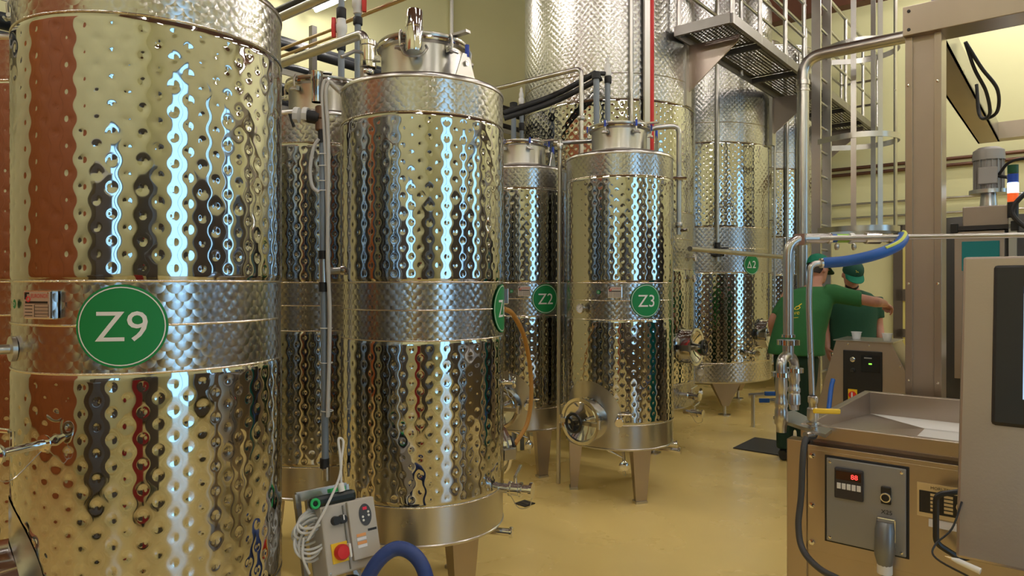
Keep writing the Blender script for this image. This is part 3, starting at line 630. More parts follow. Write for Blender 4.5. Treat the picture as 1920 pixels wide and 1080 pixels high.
for a in (-.15, -.95, -PI / 2 - .2, -PI + .75, -PI + .05):
    c = hoop_pt(a, 0, HR - .006); tng = B(-math.sin(a), math.cos(a), 0); nrm = B(math.cos(a), math.sin(a), 0); R = Matrix((tng, nrm, ZA)).transposed()
    MB().box(c + ZA * 3.75, (.05, .007, 3.44), R).build('cage_strip', STEEL, ld, 0)
# ------------------------------------------------------------------ vent duct, process pipes
def pipe(name, pts, r, m, label, cat='pipe', bendr=.06, seg=14, group=None, joints=(), jm=None):
    o = MB().tube(bend(pts, bendr) if bendr else pts, r, seg).build(name, m); tag(o, label, cat, group)
    for (p, d, rr, ln) in joints:
        p = Vector(p); d = Vector(d).normalized(); MB().lathe([(rr * .9, -ln / 2), (rr, -ln / 2 + .004), (rr, ln / 2 - .004), (rr * .9, ln / 2)], p, d, 18).build('coupling', jm or m, o)
    return o
vp = B(6.99, 2.06)
pipe('vent_duct', [vp + ZA * .0, vp + ZA * 3.72, B(6.99, .92, 3.72), B(6.99, .92, HCEIL)], .056, STEEL, 'thick polished vent duct bending right above the workers', bendr=.2, seg=20, joints=((vp + ZA * 3.47, ZA, .066, .05), (vp + ZA * 3.40, ZA, .062, .03)))
for k, (z, u) in enumerate(((3.26, 11.34), (3.17, 11.34))):
    pipe('copper_wall_pipe', [B(u, 3.2, z), B(u, .02 - .12 * k, z), B(u, .02 - .12 * k, 1.2)], .026, mat('dark_copper', (.16, .085, .06), .8, .4), ('upper' if k == 0 else 'lower') + ' of two dark copper pipes on the yellow back wall', bendr=.08)
pipe('copper_wall_pipe', [B(11.34, -.3, 1.3), B(11.34, -.3, 3.28), B(11.34, -2.6, 3.28)], .024, MATS['dark_copper'], 'dark copper pipe turning off to the right above the motor')
pipe('steel_wall_pipe', [B(11.34, 3.3, 2.71), B(11.34, -3.0, 2.71)], .018, STEEL, 'thin steel pipe on the back wall, upper of the lower pair', bendr=0)
pipe('steel_wall_pipe', [B(11.34, 3.3, 2.50), B(11.34, -3.0, 2.50)], .02, STEEL, 'thin steel pipe on the back wall, lower of the lower pair', bendr=0)
pipe('transfer_pipe', [B(5.3, 2.46, 1.79), B(7.9, 2.46, 1.79), B(7.9, 2.46, 1.2)], .022, STEEL, 'long horizontal steel pipe crossing in front of the delta 2 silo', bendr=.06)
# dark cable rack along the left wall
ck = thing('cable_rack', 'dark rack of pipes and trays along the yellow left wall', 'rack', B(0, 6.6, 0))
DKP = mat('dark_grey_pipe', (.035, .038, .045), .2, .35)
for v, z, r in ((6.55, 4.08, .07), (6.35, 3.98, .05), (6.6, 3.84, .06), (6.3, 3.74, .05), (6.55, 3.58, .07), (6.35, 3.38, .06)): MB().cyl(B(-1, v, z), B(11.2, v, z), r, seg=12).build('rack_pipe', DKP, ck)
MB().bbox(-1, 11.2, 6.2, 6.7, 3.26, 3.31).build('tray', GALV, ck, 0); MB().bbox(-1, 11.2, 6.18, 6.2, 3.62, 3.68).build('tray_edge', STEEL, ck, 0)
for u in np.arange(0, 11.2, 1.4):
    MB().bbox(u - .03, u + .03, 6.14, 6.20, 3.1, 4.2).build('rack_post', GALV, ck, 0); MB().bbox(u - .03, u + .03, 6.2, 7.2, 3.2, 3.26).build('rack_arm', GALV, ck, 0)
cz = (847 - 960) / CAMF; dz_ = 7.14 / (cz * V[0] + V[1]); pipe('wall_conduit', [(cz * dz_, dz_, 3.9), (cz * dz_, dz_, HCEIL)], .028, WHITEP, 'pale upright conduit on the wall above the Z6 tank lid', bendr=0)
# pvc risers and pipes behind Z6
def pvc(pts, r, label, group=None, joints=(), bendr=.05): return pipe('pvc_pipe', pts, r, PVC, label, 'pipe', bendr, 14, group, joints, RUBBER)
def red_valve(o, p, r):
    p = Vector(p); MB().lathe([(r * .8, -.07), (r * 1.15, -.065), (r * 1.2, -.03), (r * 1.5, -.02), (r * 1.5, .02), (r * 1.2, .03), (r * 1.15, .065), (r * .8, .07)], p, ZA, 16).build('valve_body', WHITEP, o)
    return p
a0 = P(640, 226, 4.25); o = pvc([a0, P(640, -380, 4.25)], .020, 'grey upright pipe with red tap, left of the pair above Z6', joints=((P(640, 26, 4.25), ZA, .03, .07), (P(640, 88, 4.25), ZA, .027, .05)))
p = red_valve(o, P(640, 53, 4.25), .024); MB().prism([(-.012, -.06), (.012, -.06), (.02, 0), (.012, .06), (-.012, .06), (-.02, 0)], p + Vector((-.055, -.01, 0)), (0, 1, 0), (0, 0, 1), .022).build('tap_handle', RED, o)
MB().cyl(p, p + Vector((-.045, 0, 0)), .01, seg=8).build('tap_stem', RED, o)
o = pvc([P(671, 300, 4.4), P(671, -350, 4.4)], .021, 'grey upright pipe with red tap, right of the pair above Z6', joints=((P(671, 40, 4.4), ZA, .03, .05),))
p = red_valve(o, P(671, 7, 4.4), .025); MB().prism([(-.012, -.06), (.012, -.06), (.02, 0), (.012, .06), (-.012, .06), (-.02, 0)], p + Vector((.035, -.02, 0)), (0, 1, 0), (0, 0, 1), .022).build('tap_handle', RED, o)
MB().cyl(p, p + Vector((.045, 0, 0)), .01, seg=8).build('tap_stem', RED, o)
e1 = P(684, 62, 3.75); d1 = -VA
o = pipe('transfer_pipe', [e1 - d1 * 2.1, e1, e1 + Vector((0.0, 0, -.55))], .026, STEEL, 'polished pipe elbowing down into a union beside the Z6 lid', bendr=.06, seg=18,
         joints=((P(690, 82, 3.75) , ZA, .045, .03), (P(690, 100, 3.75), ZA, .038, .10), (P(690, 122, 3.75), ZA, .045, .035), (P(690, 135, 3.75), ZA, .033, .03)), jm=CHROME)
MB().tube([P(690, 100, 3.75), P(665, 96, 3.7), P(640, 107, 3.65)], .010, 8).build('union_lever', STEEL, o)
for (xa, ya, xb, yb, nm) in ((525, 101, 626, 54, 'upper thin brass pipe sloping up beside the red taps'), (525, 119, 632, 66, 'lower thin brass pipe sloping up beside the red taps')):
    b = P(xb, yb, 4.5); pipe('thin_pipe', [b + VA * 1.6, b], .011, mat('brassy_steel', (.55, .42, .27), 1, .3), nm, bendr=0, seg=8)
b = P(640, 44, 4.7); pipe('thin_pipe', [b, b - VA * .9], .014, MATS['brassy_steel'], 'thin pipe rising to the right from the red taps', bendr=0, seg=8)
for (pa, pb, nm) in (((482, 52), (585, -14), 'upper'), ((486, 38), (575, -20), 'lower')):
    b = P(*pa, 3.5); pipe('overhead_pipe', [b + VA * .8, b - VA * .9], .022, DKP if nm == 'lower' else STEEL, nm + ' of two overhead pipes at the Z9 tank top', bendr=0, seg=10)
b = P(514, 40, 3.4); pipe('capped_pipe', [b + VA * .8, b], .013, STEEL, 'short capped pipe end beside the lit tube lamp', bendr=0, joints=((b, VA, .024, .05),), jm=WHITEP)
# riser between Z9 and Z6
RZ = 3.12
def RP(px, py): return P(px, py, RZ)
rs = thing('riser_pipe', 'grey upright riser pipe with strapped cables between Z9 and Z6', 'pipe', RP(607, 900))
seg_ = [((605, 252), (606, 478)), ((607, 540), (610, 880))]
for a, b in seg_: MB().cyl(RP(*a), RP(*b), .0165, seg=16).build('pipe_length', PVC, rs)
for py, h in ((256, 24), (478, 16), (538, 18), (868, 18)): MB().cyl(RP(605 + (py - 250) * .006, py - h / 2), RP(605 + (py - 250) * .006, py + h / 2), .0215, seg=16).build('rubber_sleeve', RUBBER, rs)
MB().tube([RP(606, 486), RP(607, 530)], [.019, .021], 14).build('tee_fitting', STEEL, rs)
MB().tube(bend([RP(606, 508), RP(628, 508), RP(660, 506)], .01), [.016] * 3 + [.018] * 6 if False else .016, 12).build('tee_branch', STEEL, rs)
MB().lathe([(.022, 0), (.024, .02), (.022, .04)], RP(640, 507), (1, 0, 0), 14).build('branch_nut', CHROME, rs)
MB().lathe([(.016, 0), (.024, .005), (.024, .05), (.019, .055), (.024, .06), (.024, .11), (.018, .115)], RP(601, 246), ZA, 14).build('union', mat('bronze_fitting', (.20, .12, .08), .7, .4), rs)
MB().lathe([(.023, 0), (.023, .09), (.027, .095), (.027, .14), (0, .145)], RP(594, 192), ZA, 18).build('top_cap', CHROME, rs)
vb = MB(); vb.cyl(RP(600, 222), RP(572, 217), .030, seg=12); vb.build('valve_body', RUBBER, rs)
for px in (556, 573): MB().cyl(RP(px + 5, 216), RP(px - 4, 215), .036, seg=8).build('white_nut', WHITEP, rs)
MB().tube([RP(552, 215), RP(543, 214), RP(551, 238)], .007, 8).build('valve_lever', BLACK, rs)
MB().cyl(RP(612, 875), RP(612, 900), .018, seg=12).build('lower_union', STEEL, rs)
for k, off in enumerate((0, 8)):
    pts = [RP(640, 176 - k * 3), RP(628, 165 - k * 3), RP(612 + off, 152 + k * 5), RP(606 + off, 180), RP(610 + off, 250), RP(614 + off * .6, 330), RP(617, 480), RP(619 + off * .3, 600), RP(617, 780)]
    MB().tube([q + Vector((0, -.015 - .01 * k, 0)) for q in spline(pts, 6)], .0085, 8).build('cable', CABLE, rs)
MB().tube([q + Vector((0, -.02, 0)) for q in spline([RP(600, 262), RP(590, 280), RP(584, 320), RP(588, 350), RP(600, 362)], 6)], .008, 8).build('cable', CABLE, rs)
for py in (290, 312, 340, 358, 615, 680, 770): MB().torus(RP(608 + (py - 300) * .012, py), .026, .0025, (0, 0, 1), 14, 5).build('cable_tie', WHITEP, rs)
# pipes about Z2 and Z3
z1 = P(1090, 125, 5.0); pipe('vent_line', [P(1090, 128, 5.45) + VA * .95, P(1090, 128, 5.45), P(1090, 760, 5.45)], .018, STEEL, 'thin steel line bending down behind the Z3 lid', bendr=.06, joints=((P(1090, 222, 5.45), ZA, .03, .03),))
pipe('sample_line', [P(1050, 262, 5.12), P(1047, 906, 5.12)], .016, STEEL, 'tall thin steel pipe standing between Z2 and Z3', bendr=0, joints=((P(1050, 275, 5.12), ZA, .026, .05),))
pipe('transfer_pipe', [P(1040, 268, 5.15), P(1085, 266, 5.2), P(1120, 264, 5.25)], .016, STEEL, 'short pipe joining the Z3 neck from the left', bendr=0, joints=((P(1045, 268, 5.15), (1, 0, 0), .024, .06),))
o = pipe('overflow_pipe', [P(1205, 256, 5.0), P(1222, 240, 5.02), P(1273, 236, 5.04), P(1273, 440, 5.05)], .019, STEEL, 'bent overflow pipe hanging down the right side of Z3', bendr=.06, joints=((P(1273, 335, 5.05), ZA, .03, .035), (P(1273, 422, 5.05), ZA, .028, .04)))
MB().cyl(P(1273, 432, 5.05), P(1290, 431, 5.0), .012, seg=8).build('bleed_tap', CHROME, o); MB().cyl(P(1262, 334, 5.0), P(1287, 334, 5.0), .010, seg=8).build('clamp_screw', CHROME, o)
for k, (a, b, c) in enumerate((((945, 212), (1040, 178), (1118, 136)), ((945, 222), (1040, 190), (1128, 146)))):
    pipe('black_hose', spline([P(*a, 5.85), P(*b, 5.8), P(*c, 5.65)], 8), .024, RUBBER, ('upper' if k == 0 else 'lower') + ' black hose sagging in front of the largest silo', 'hose', 0)
pvc([P(963, 198, 6.1), P(964, 845, 6.1)], .023, 'pale grey riser standing behind the Z2 lid', joints=((P(963, 200, 6.1), ZA, .035, .07),))
o = pvc([P(978, 205, 6.15), P(979, 843, 6.15)], .020, 'black banded riser with white nozzle behind the Z2 lid', joints=((P(978, 208, 6.15), ZA, .026, .08), (P(978, 238, 6.15), ZA, .026, .07)))
MB().lathe([(.024, 0), (.026, .05), (.018, .06), (.022, .09), (.012, .12), (.014, .14), (0, .16)], P(977.5, 196, 6.15), ZA, 12).build('nozzle', WHITEP, o)
pvc([P(1118, 138, 5.55), P(1122, 770, 5.5)], .024, 'thick grey riser dropping behind the Z3 lid, left of the two', joints=((P(1118, 142, 5.55), ZA, .036, .06),))
o = pvc([P(1139, 150, 5.6), P(1143, 770, 5.55)], .022, 'grey riser with pale valve dropping behind the Z3 lid, right of the two', joints=((P(1140, 150, 5.6), ZA, .03, .06),))
MB().lathe([(.02, 0), (.032, .01), (.032, .06), (.024, .07), (.024, .11), (.012, .12), (.012, .16)], P(1139, 145, 5.6), ZA, 12).build('pale_valve', WHITEP, o)
MB().cyl(P(1139, 138, 5.6), P(1118, 138, 5.55), .018, seg=10).build('cross_link', RUBBER, o)
tag(MB().tube(spline([P(944, 579, 3.7), P(962, 590, 4.1), P(983, 632, 4.5), P(994, 690, 4.7), P(996, 745, 4.75), P(988, 795, 4.75), P(966, 832, 4.6)], 8), .015, 12).build('braided_hose', ORANGE), 'amber braided hose looping down in front of the Z2 tank', 'hose')
# manifold with blue levers by the delta 2 silo
mf = thing('valve_manifold', 'low steel valve manifold with blue levers beyond the elbow pipes', 'valve', P(1440, 765, 7.0))
MB().cyl(P(1405, 742, 7.2), P(1462, 738, 7.0), .025, seg=12).build('manifold_pipe', STEEL, mf); MB().cyl(P(1425, 753, 7.0), P(1470, 750, 6.8), .025, seg=12).build('manifold_pipe', STEEL, mf)
MB().cyl(P(1412, 740, 7.15), P(1412, 810, 7.15), .02, seg=10).build('stand', STEEL, mf)
MB().box(P(1445, 738, 6.95), (.12, .03, .04)).build('blue_lever', BLUE, mf, 0, .004); MB().box(P(1433, 751, 6.85), (.10, .03, .04)).build('blue_lever', BLUE, mf, 0, .004)
# floor drains
fd = P(984, 945, 4.65); o = MB().box((fd.x, fd.y, .004), (.10, .10, .006), Matrix.Rotation(PI / 4, 3, 'Z')).build('floor_drain', DARKM, None, 0); tag(o, 'small dark square drain cover in the yellow floor', 'drain')
for k in range(3): MB().box((fd.x, fd.y, .008), (.012, .07, .003), Matrix.Rotation(PI / 4, 3, 'Z') @ Matrix.Translation((0, 0, 0)).to_3x3()).build('grate_bar', STEEL, o, 0) if k == 0 else None
o = MB().bbox(5.45, 6.0, 2.02, 2.6, .0, .01).build('floor_grate', DARKM, None, 0); o.location = (.55, .35, 0); tag(o, 'dark grey grate plate set in the floor behind the elbow pipes', 'grate')

# ------------------------------------------------------------------ malaxer machine at the right: hopper, panel, frame
HU0, HU1, HV = 2.55, 3.52, .76
hm = thing('hopper_machine', 'stainless paste hopper machine with grey control panel and steel frame', 'machine', B(3.0, 0, 0))
VE = -1.3
MB().bbox(HU0, HU0 + .03, VE, HV, .95, 1.0).build('front_rim', BRUSH, hm, 0, .003); MB().bbox(HU1 - .03, HU1, VE, HV, .86, 1.0).build('back_rim', BRUSH, hm, 0, .003)
MB().bbox(HU0 + .03, HU1 - .03, HV - .03, HV, .86, 1.0).build('side_rim', BRUSH, hm, 0, .003); MB().bbox(HU0 + .03, HU1 - .03, VE, VE + .03, .86, 1.0).build('side_rim', BRUSH, hm, 0, .003)
pl = MB(); q = [B(HU0 + .03, HV - .03, .97), B(HU0 + .30, HV - .28, .90), B(HU1 - .25, HV - .28, .90), B(HU1 - .03, HV - .03, .90)]; pl.add(q, [(0, 1, 2, 3)]); pl.build('hopper_slope', BRUSH, hm, 0)
pl = MB(); q = [B(HU0 + .03, HV - .03, .97), B(HU0 + .03, VE, .97), B(HU0 + .30, VE, .90), B(HU0 + .30, HV - .28, .90)]; pl.add(q, [(0, 1, 2, 3)]); pl.build('hopper_slope', BRUSH, hm, 0)
pl = MB(); q = [B(HU1 - .03, HV - .03, .90), B(HU1 - .25, HV - .28, .90), B(HU1 - .25, VE, .90), B(HU1 - .03, VE, .90)]; pl.add(q, [(0, 1, 2, 3)]); pl.build('hopper_slope', WHITEP, hm, 0)
MB().bbox(HU0 + .29, HU1 - .24, VE + .03, HV - .27, .86, .899).build('white_trough', WHITEP, hm, 0)
MB().bbox(HU0 + .04, HU0 + .07, VE, HV - .01, .90, .955).build('recess', BRUSHH, hm, 0)
MB().bbox(HU0 - .02, HU0 + .06, VE, HV - .03, .915, .932).build('panel_ledge', BRUSH, hm, 0, .002)
MB().bbox(HU0 - .02, HU0 + .0, VE, HV - .03, .56, .917).build('front_panel', BRUSH, hm, 0, .002)
MB().bbox(HU0 + .0, HU0 + .05, VE, HV - .02, .44, .56).build('lower_beam', BRUSH, hm, 0); MB().bbox(HU0 + .05, HU1, HV - .06, HV - .02, .60, .86).build('side_panel', BRUSH, hm, 0)
MB().bbox(HU1 - .04, HU1, VE, HV, .5, .86).build('back_panel', BRUSH, hm, 0)
for u, v in ((HU0 + .02, HV + .01), (HU1 - .05, HV - .05), (HU0 + .02, .33), (HU0 + .03, VE + .05), (HU1 - .05, VE + .05)): MB().bbox(u - .03, u + .03, v - .035, v + .035, 0, (.94 if u < 3 else .86) if v > .5 else .5).build('leg', BRUSH, hm, 0, .003)
FU = HU0 - .02; EX = -VA; EY = ZA
def F(v, z, out=0.0): return B(FU - out, v, z)
for z in (.895, .72, .59): MB().lathe([(.010, 0), (.010, .006), (0, .008)], F(.715, z), -UA, 6).build('panel_bolt', CHROME, hm)
MB().bbox(FU - .003, FU, .672, .414, .605, .905).build('panel_gasket', RUBBER, hm, 0, .002)
gp = MB().bbox(FU - .012, FU - .003, .664, .422, .612, .898).build('grey_panel', mat('grey_panel_paint', (.30, .30, .30), .3, .42), hm, 0, .003)
for v in (.652, .434):
    for z in (.885, .625): MB().lathe([(.006, 0), (.005, .002), (0, .003)], F(v, z, .012), -UA, 8).build('panel_screw', CHROME, gp)
ds = MB().bbox(FU - .024, FU - .012, .636, .546, .768, .872).build('display_unit', mat('dark_display_housing', (.03, .028, .035), 0, .35), hm, 0, .004); ds['label'] = 'black digital controller with red digits'
MB().bbox(FU - .0255, FU - .024, .630, .552, .834, .862).build('display_glass', mat('dark_red_glass', (.03, .002, .002), 0, .2), ds, 0)
t = MB(); text_flat(t, '88', .016, F(.572, .848, .0262), EX, EY); t.build('red_digits', mat('lit_red_digits', (.8, .02, .02), 0, .5, emit=(1, .05, .04), estr=2.5), ds, 0)
for k in range(5): MB().bbox(FU - .0265, FU - .024, .627 - k * .0155, .627 - k * .0155 - .0125, .802, .822).build('key', WHITEP, ds, 0, .001)
MB().bbox(FU - .020, FU - .012, .494, .464, .775, .832).build('switch_plate', BLACK, hm, 0, .003)
k = MB(); k.torus(F(.479, .798, .024), .0135, .003, UA, 20, 6); o = k.build('selector_ring', CHROME, hm); MB().lathe([(.012, 0), (.011, .012), (0, .013)], F(.479, .798, .018), -UA, 16).build('selector_button', BLACK, o)
t = MB(); text_flat(t, 'X25', .014, F(.478, .748, .0123), EX, EY); t.build('panel_text', BLKPRINT, hm, 0)
cn = thing('plug_connector', 'grey hooded plug with cable in the panel marked X25', 'plug', F(.475, .58, .05))
MB().bbox(FU - .03, FU - .012, .505, .448, .655, .733).build('socket', CHROME, cn, 0, .004); MB().loft([(F(.477, .725, .035), EX * .026, UA * .022), (F(.477, .70, .045), EX * .030, UA * .030), (F(.477, .62, .05), EX * .030, UA * .030), (F(.477, .585, .045), EX * .022, UA * .022)], 16).build('plug_hood', mat('grey_plug_metal', (.22, .225, .23), .5, .35), cn)
MB().cyl(F(.477, .588, .045), F(.477, .558, .045), .023, seg=12).build('cable_gland', WHITEP, cn); MB().tube(spline([F(.477, .56, .045), F(.476, .50, .045), F(.47, .40, .03), F(.45, .2, .0), F(.4, .03, -.1)], 6), .0095, 8).build('plug_cable', mat('grey_cable', (.25, .25, .25), 0, .5), cn)
MB().bbox(FU - .018, FU - .028, .455, .449, .64, .72).build('latch', CHROME, cn, 0)
# maker plate on the front panel
np_ = MB().bbox(FU - .003, FU, .392, .22, .755, .862).build('machine_plate', GOLD, hm, 0); np_['label'] = 'gold maker plate with CE mark'
t = MB(); t.bbox(FU - .0036, FU - .003, .386, .226, .768, .838); t.build('plate_field', BLKPRINT, np_, 0)
t = MB(); text_flat(t, 'MORI-TEM S.r.l.', .009, F(.312, .850, .0032), EX, EY, .0006); t.build('plate_title', BLKPRINT, np_, 0)
t = MB(); text_flat(t, 'CE', .030, F(.262, .803, .0038), EX, EY, .0006)
for kk in range(5):
    for vv in (.355, .318): t.bbox(FU - .0042, FU - .0036, vv, vv - .024, .824 - kk * .012, .832 - kk * .012)
t.build('plate_marks', GOLD, np_, 0)
MB().bbox(FU - .002, FU, .36, .27, .725, .75).build('white_sticker', WHITE, hm, 0)
hd = MB().tube(bend([F(.24, .86, .0), F(.27, .865, .05), F(.33, .85, .075), F(.33, .70, .075), F(.27, .66, .05), F(.24, .66, .0)], .02), .009, 8).build('pull_handle', BLACK, hm)
# corner plate with elbow pipes
cp = thing('pipe_stand', 'steel elbow pipework with yellow handled valve on the hopper corner', 'pipe', P(1500, 795, 2.5))
pb = [P(1450, 779, 2.60), P(1488, 764, 2.72), P(1560, 790, 2.36), P(1548, 803, 2.28), P(1460, 786, 2.54)]
zt_ = .985; pp = [Vector((q.x, q.y, 0)) for q in pb]; mb = MB(); mb.add([q + ZA * zt_ for q in pp] + [q + ZA * (zt_ + .012) for q in pp], [(4, 3, 2, 1, 0), (5, 6, 7, 8, 9)] + [(i, (i + 1) % 5, 5 + (i + 1) % 5, 5 + i) for i in range(5)]); mb.build('base_plate', STEEL, cp, 0)
D = 2.52
MB().tube(bend([P(1478, 632, D), P(1478, 447, D), P(1545, 447, D)], .07), .0185, 18).build('tall_elbow', STEEL, cp)
MB().lathe([(.026, -.02), (.026, .02)], P(1503, 449, D), (0, 0, 1), 4).build('clamp_block', STEEL, cp)
def flange(px, py, d, r, h=.02): MB().lathe([(0, -h / 2), (r, -h / 2), (r, h / 2), (0, h / 2)], P(px, py, d), ZA, 22).build('flange', CHROME, cp)
flange(1478, 642, D, .040, .018); flange(1478, 630, D, .024, .01); MB().cyl(P(1478, 645, D), P(1478, 672, D), .020, seg=16).build('spigot', STEEL, cp)
ub = [P(1465, 705, 2.45), P(1465, 688, 2.45)] + [P(1477 - 12 * math.cos(a), 684 - 17 * math.sin(a), 2.45 + .075 * (1 - math.cos(a)) ) for a in np.linspace(0, PI, 9)] + [P(1489, 700, 2.6)]
MB().tube(ub, .018, 16).build('return_bend', STEEL, cp)
for px, d, y0, y1 in ((1465, 2.45, 702, 810), (1489, 2.6, 694, 768)):
    flange(px, y0, d, .034, .016)
    h = (y1 - y0) / CAMF * d; MB().lathe([(.020, 0), (.022, h * .25), (.019, h * .3), (.019, h * .42), (.023, h * .46), (.023, h * .54), (.020, h * .58), (.023, h * .63), (.0235, h * .85), (.019, h * .88), (.017, h), (0, h)], P(px, y0, d), -ZA, 18).build('press_fitting', STEEL, cp)
# horizontal line with union, tape and ball joint
MB().cyl(P(1520, 447, D), P(1920 + 60, 440, D - .25), .009, seg=12).build('long_bar', STEEL, cp)
for x0, x1, r, m in ((1512, 1552, .0165, STEEL), (1552, 1558, .020, CHROME), (1558, 1590, .0155, BLUE), (1568, 1590, .0162, mat('green_tape', (.30, .55, .06), 0, .5)), (1592, 1600, .020, WHITEP), (1600, 1622, .015, STEEL), (1622, 1650, .021, CHROME), (1650, 1664, .014, STEEL), (1664, 1672, .018, CHROME)):
    MB().cyl(P(x0, 447, D), P(x1, 447 - (x1 - x0) * .01, D), r, seg=12 if m != CHROME else 8).build('line_fitting', m, cp)
for px in (1569, 1601): MB().lathe([(.004, 0), (.009, .006), (.009, .018), (.004, .026)], P(px, 456, D - .02), -ZA, 8).build('hose_clip', STEEL, cp)
hs = spline([P(1690, 441, 2.50), P(1694, 446, 2.42), P(1680, 462, 2.36), P(1640, 478, 2.34), P(1590, 489, 2.38), P(1545, 493, 2.42)], 8)
ho = MB().tube(hs, [.013 + .006 * min(1, k / 10) for k in range(len(hs))], 16).build('blue_hose', BLUE); tag(ho, 'bright blue hose curving between pipes in front of the capped workers', 'hose')
for sgn, tt in ((1, 'hose_stripe'),):
    st = [q + Vector((0, -.012, .0125)) for q in hs[:22]]; MB().tube(st, .006, 6).build(tt, mat('yellow_green_stripe', (.62, .68, .10), 0, .5), ho)
MB().tube(bend([P(1545, 493, 2.42), P(1520, 495, 2.42), P(1516, 560, 2.42), P(1523, 745, 2.42)], .05), [.0105] * 16 if False else .0105, 14).build('down_pipe', STEEL, cp)
MB().cyl(P(1547, 493, 2.42), P(1538, 493.5, 2.42), .018, seg=14).build('hose_ferrule', CHROME, cp)
vq = P(1524, 742, 2.40); MB().lathe([(.012, 0), (.017, .004), (.017, .022), (.013, .028), (.013, .04), (.019, .045), (.020, .075), (.018, .085), (.014, .09), (.021, .093), (.021, .10), (.015, .103), (.015, .125)], vq, -ZA, 14).build('ball_valve', STEEL, cp)
MB().box(P(1550, 771, 2.36), (.095, .012, .018), Matrix.Rotation(.03, 3, 'Y')).build('yellow_lever', YELLOW, cp, 0, .005)
bh = MB().tube(spline([P(1527, 806, 2.36), P(1526, 818, 2.36), P(1512, 822, 2.34), P(1506, 850, 2.32), P(1502, 930, 2.30), P(1497, 985, 2.28), P(1505, 1030, 2.24), P(1535, 1065, 2.15), P(1580, 1090, 2.05)], 8), .0105, 10).build('black_hose', mat('dark_grey_hose', (.05, .05, .052), 0, .5)); tag(bh, 'dark grey hose hanging down the hopper machine leg', 'hose')
MB().tube(bend([P(1527, 800, 2.36), P(1527, 814, 2.36), P(1510, 816, 2.34)], .012), .012, 10).build('elbow', STEEL, cp)
tag(MB().tube(spline([P(1562, 712, 4.3), P(1558, 730, 4.25), P(1552, 790, 4.0), P(1545, 900, 3.4)], 6), .014, 10).build('striped_air_hose', BLUE), 'blue air hose with green stripe hanging from the small console', 'hose')
tag(MB().tube(spline([P(1533, 1030, 2.75), P(1524, 1060, 2.7), P(1510, 1100, 2.65)], 6), .014, 10).build('striped_air_hose', BLUE), 'blue air hose low behind the hopper machine leg', 'hose')
# portal frame
pf = thing('portal_frame', 'tall brushed steel portal frame over the machines at right', 'frame', B(3.7, .53, 0))
CU0, CU1, CV0, CV1, CZ = 3.62, 3.77, .465, .61, 2.645
for a, b in ((CV0, CV0 + .030), (CV1 - .030, CV1)): MB().bbox(CU0, CU1, a, b, 0, CZ).build('column_flange', BRUSH, pf, 0, .002)
MB().bbox(CU0 + .014, CU0 + .03, CV0 + .03, CV1 - .03, 0, CZ).build('column_web', BRUSHH, pf, 0)
for v in (CV0 + .014, CV1 - .014):
    for z in (2.42, 1.50, 1.05): MB().lathe([(.007, 0), (.006, .004), (0, .005)], B(CU0, v, z), -UA, 8).build('bolt', CHROME, pf)
MB().bbox(CU0 - .03, CU1, -1.7, CV1 + .005, CZ, CZ + .135).build('front_beam', BRUSH, pf, 0, .003)
for z in (CZ + .025, CZ + .11): MB().lathe([(.008, 0), (.007, .005), (0, .006)], B(CU0 - .03, CV1 - .02, z), -UA, 8).build('bolt', DARKM, pf)
MB().bbox(CU1, 6.74, CV0, CV1, CZ - .0, CZ + .015).build('side_beam_flange', BRUSHH, pf, 0); MB().bbox(CU1, 6.74, CV0, CV0 + .012, CZ, CZ + .13).build('side_beam_web', STEEL, pf, 0); MB().bbox(CU1, 6.74, CV1 - .012, CV1, CZ, CZ + .13).build('side_beam_web', BRUSHH, pf, 0)
MB().bbox(6.6, 6.74, -1.7, CV0, CZ, CZ + .13).build('back_beam', BRUSH, pf, 0)
for u, v in ((CU0, -1.7), (6.6, -1.7)): MB().bbox(u, u + .14, v, v + .14, 0, CZ).build('column', BRUSH, pf, 0)
for k in range(2):
    tag(MB().tube(spline([B(4.2, CV0 - .03, CZ + .10), B(4.3, CV0 - .06 - .03 * k, CZ - .02), B(4.42, CV0 - .10 - .05 * k, CZ - .12), B(4.62, CV0 - .10 - .03 * k, CZ - .20), B(4.8, CV0 - .04, CZ - .17), B(4.85, CV0 - .018, CZ + .03)], 8), .009, 8).build('loose_cable', RUBBER), ('upper' if k else 'lower') + ' black cable looping under the portal side beam', 'cable')
# wall lamp box on the back wall (top right)
lb = P(1912, 113, 9.0); wl = thing('wall_lamp', 'pale edged grey lamp box high on the back wall at right', 'lamp', B(11.4, UV(lb.x, lb.y)[1], 4.2))
# vessel with motor behind the control cabinet
mu, mv = 5.6, .44; mc = B(mu, mv)
dv = thing('decanter_vessel', 'grey decanter vessel with motor and teal badge behind the cabinet', 'machine', mc)
MB().lathe([(.05, .2), (.42, .2), (.43, .25), (.43, 1.86), (.41, 1.93), (.2, 1.95), (0, 1.95)], mc, ZA, 40).build('vessel_body', mat('dark_grey_vessel', (.075, .070, .068), .6, .4), dv)
for k in range(3):
    a = 2 * PI * k / 3; MB().cyl(mc + Vector((math.cos(a) * .3, math.sin(a) * .3, 0)), mc + Vector((math.cos(a) * .3, math.sin(a) * .3, .25)), .04, seg=10).build('leg', STEEL, dv)
MB().bbox(mu - .47, mu - .40, mv - .11, mv + .15, .9, 1.83).build('front_sheet', BRUSHH, dv, 0, .004); MB().bbox(mu - .44, mu + .1, mv - .13, mv + .11, 1.86, 1.985).build('hatch_box', BRUSHH, dv, 0, .006)
MB().bbox(mu - .48, mu - .42, mv - .15, mv + .13, 1.835, 1.862).build('hatch_lip', DARKM, dv, 0)
for s in (-.16, .15): MB().bbox(mu - .49, mu - .44, mv + s - .02, mv + s + .02, 1.82, 1.88).build('hatch_clamp', BLACK, dv, 0, .004)
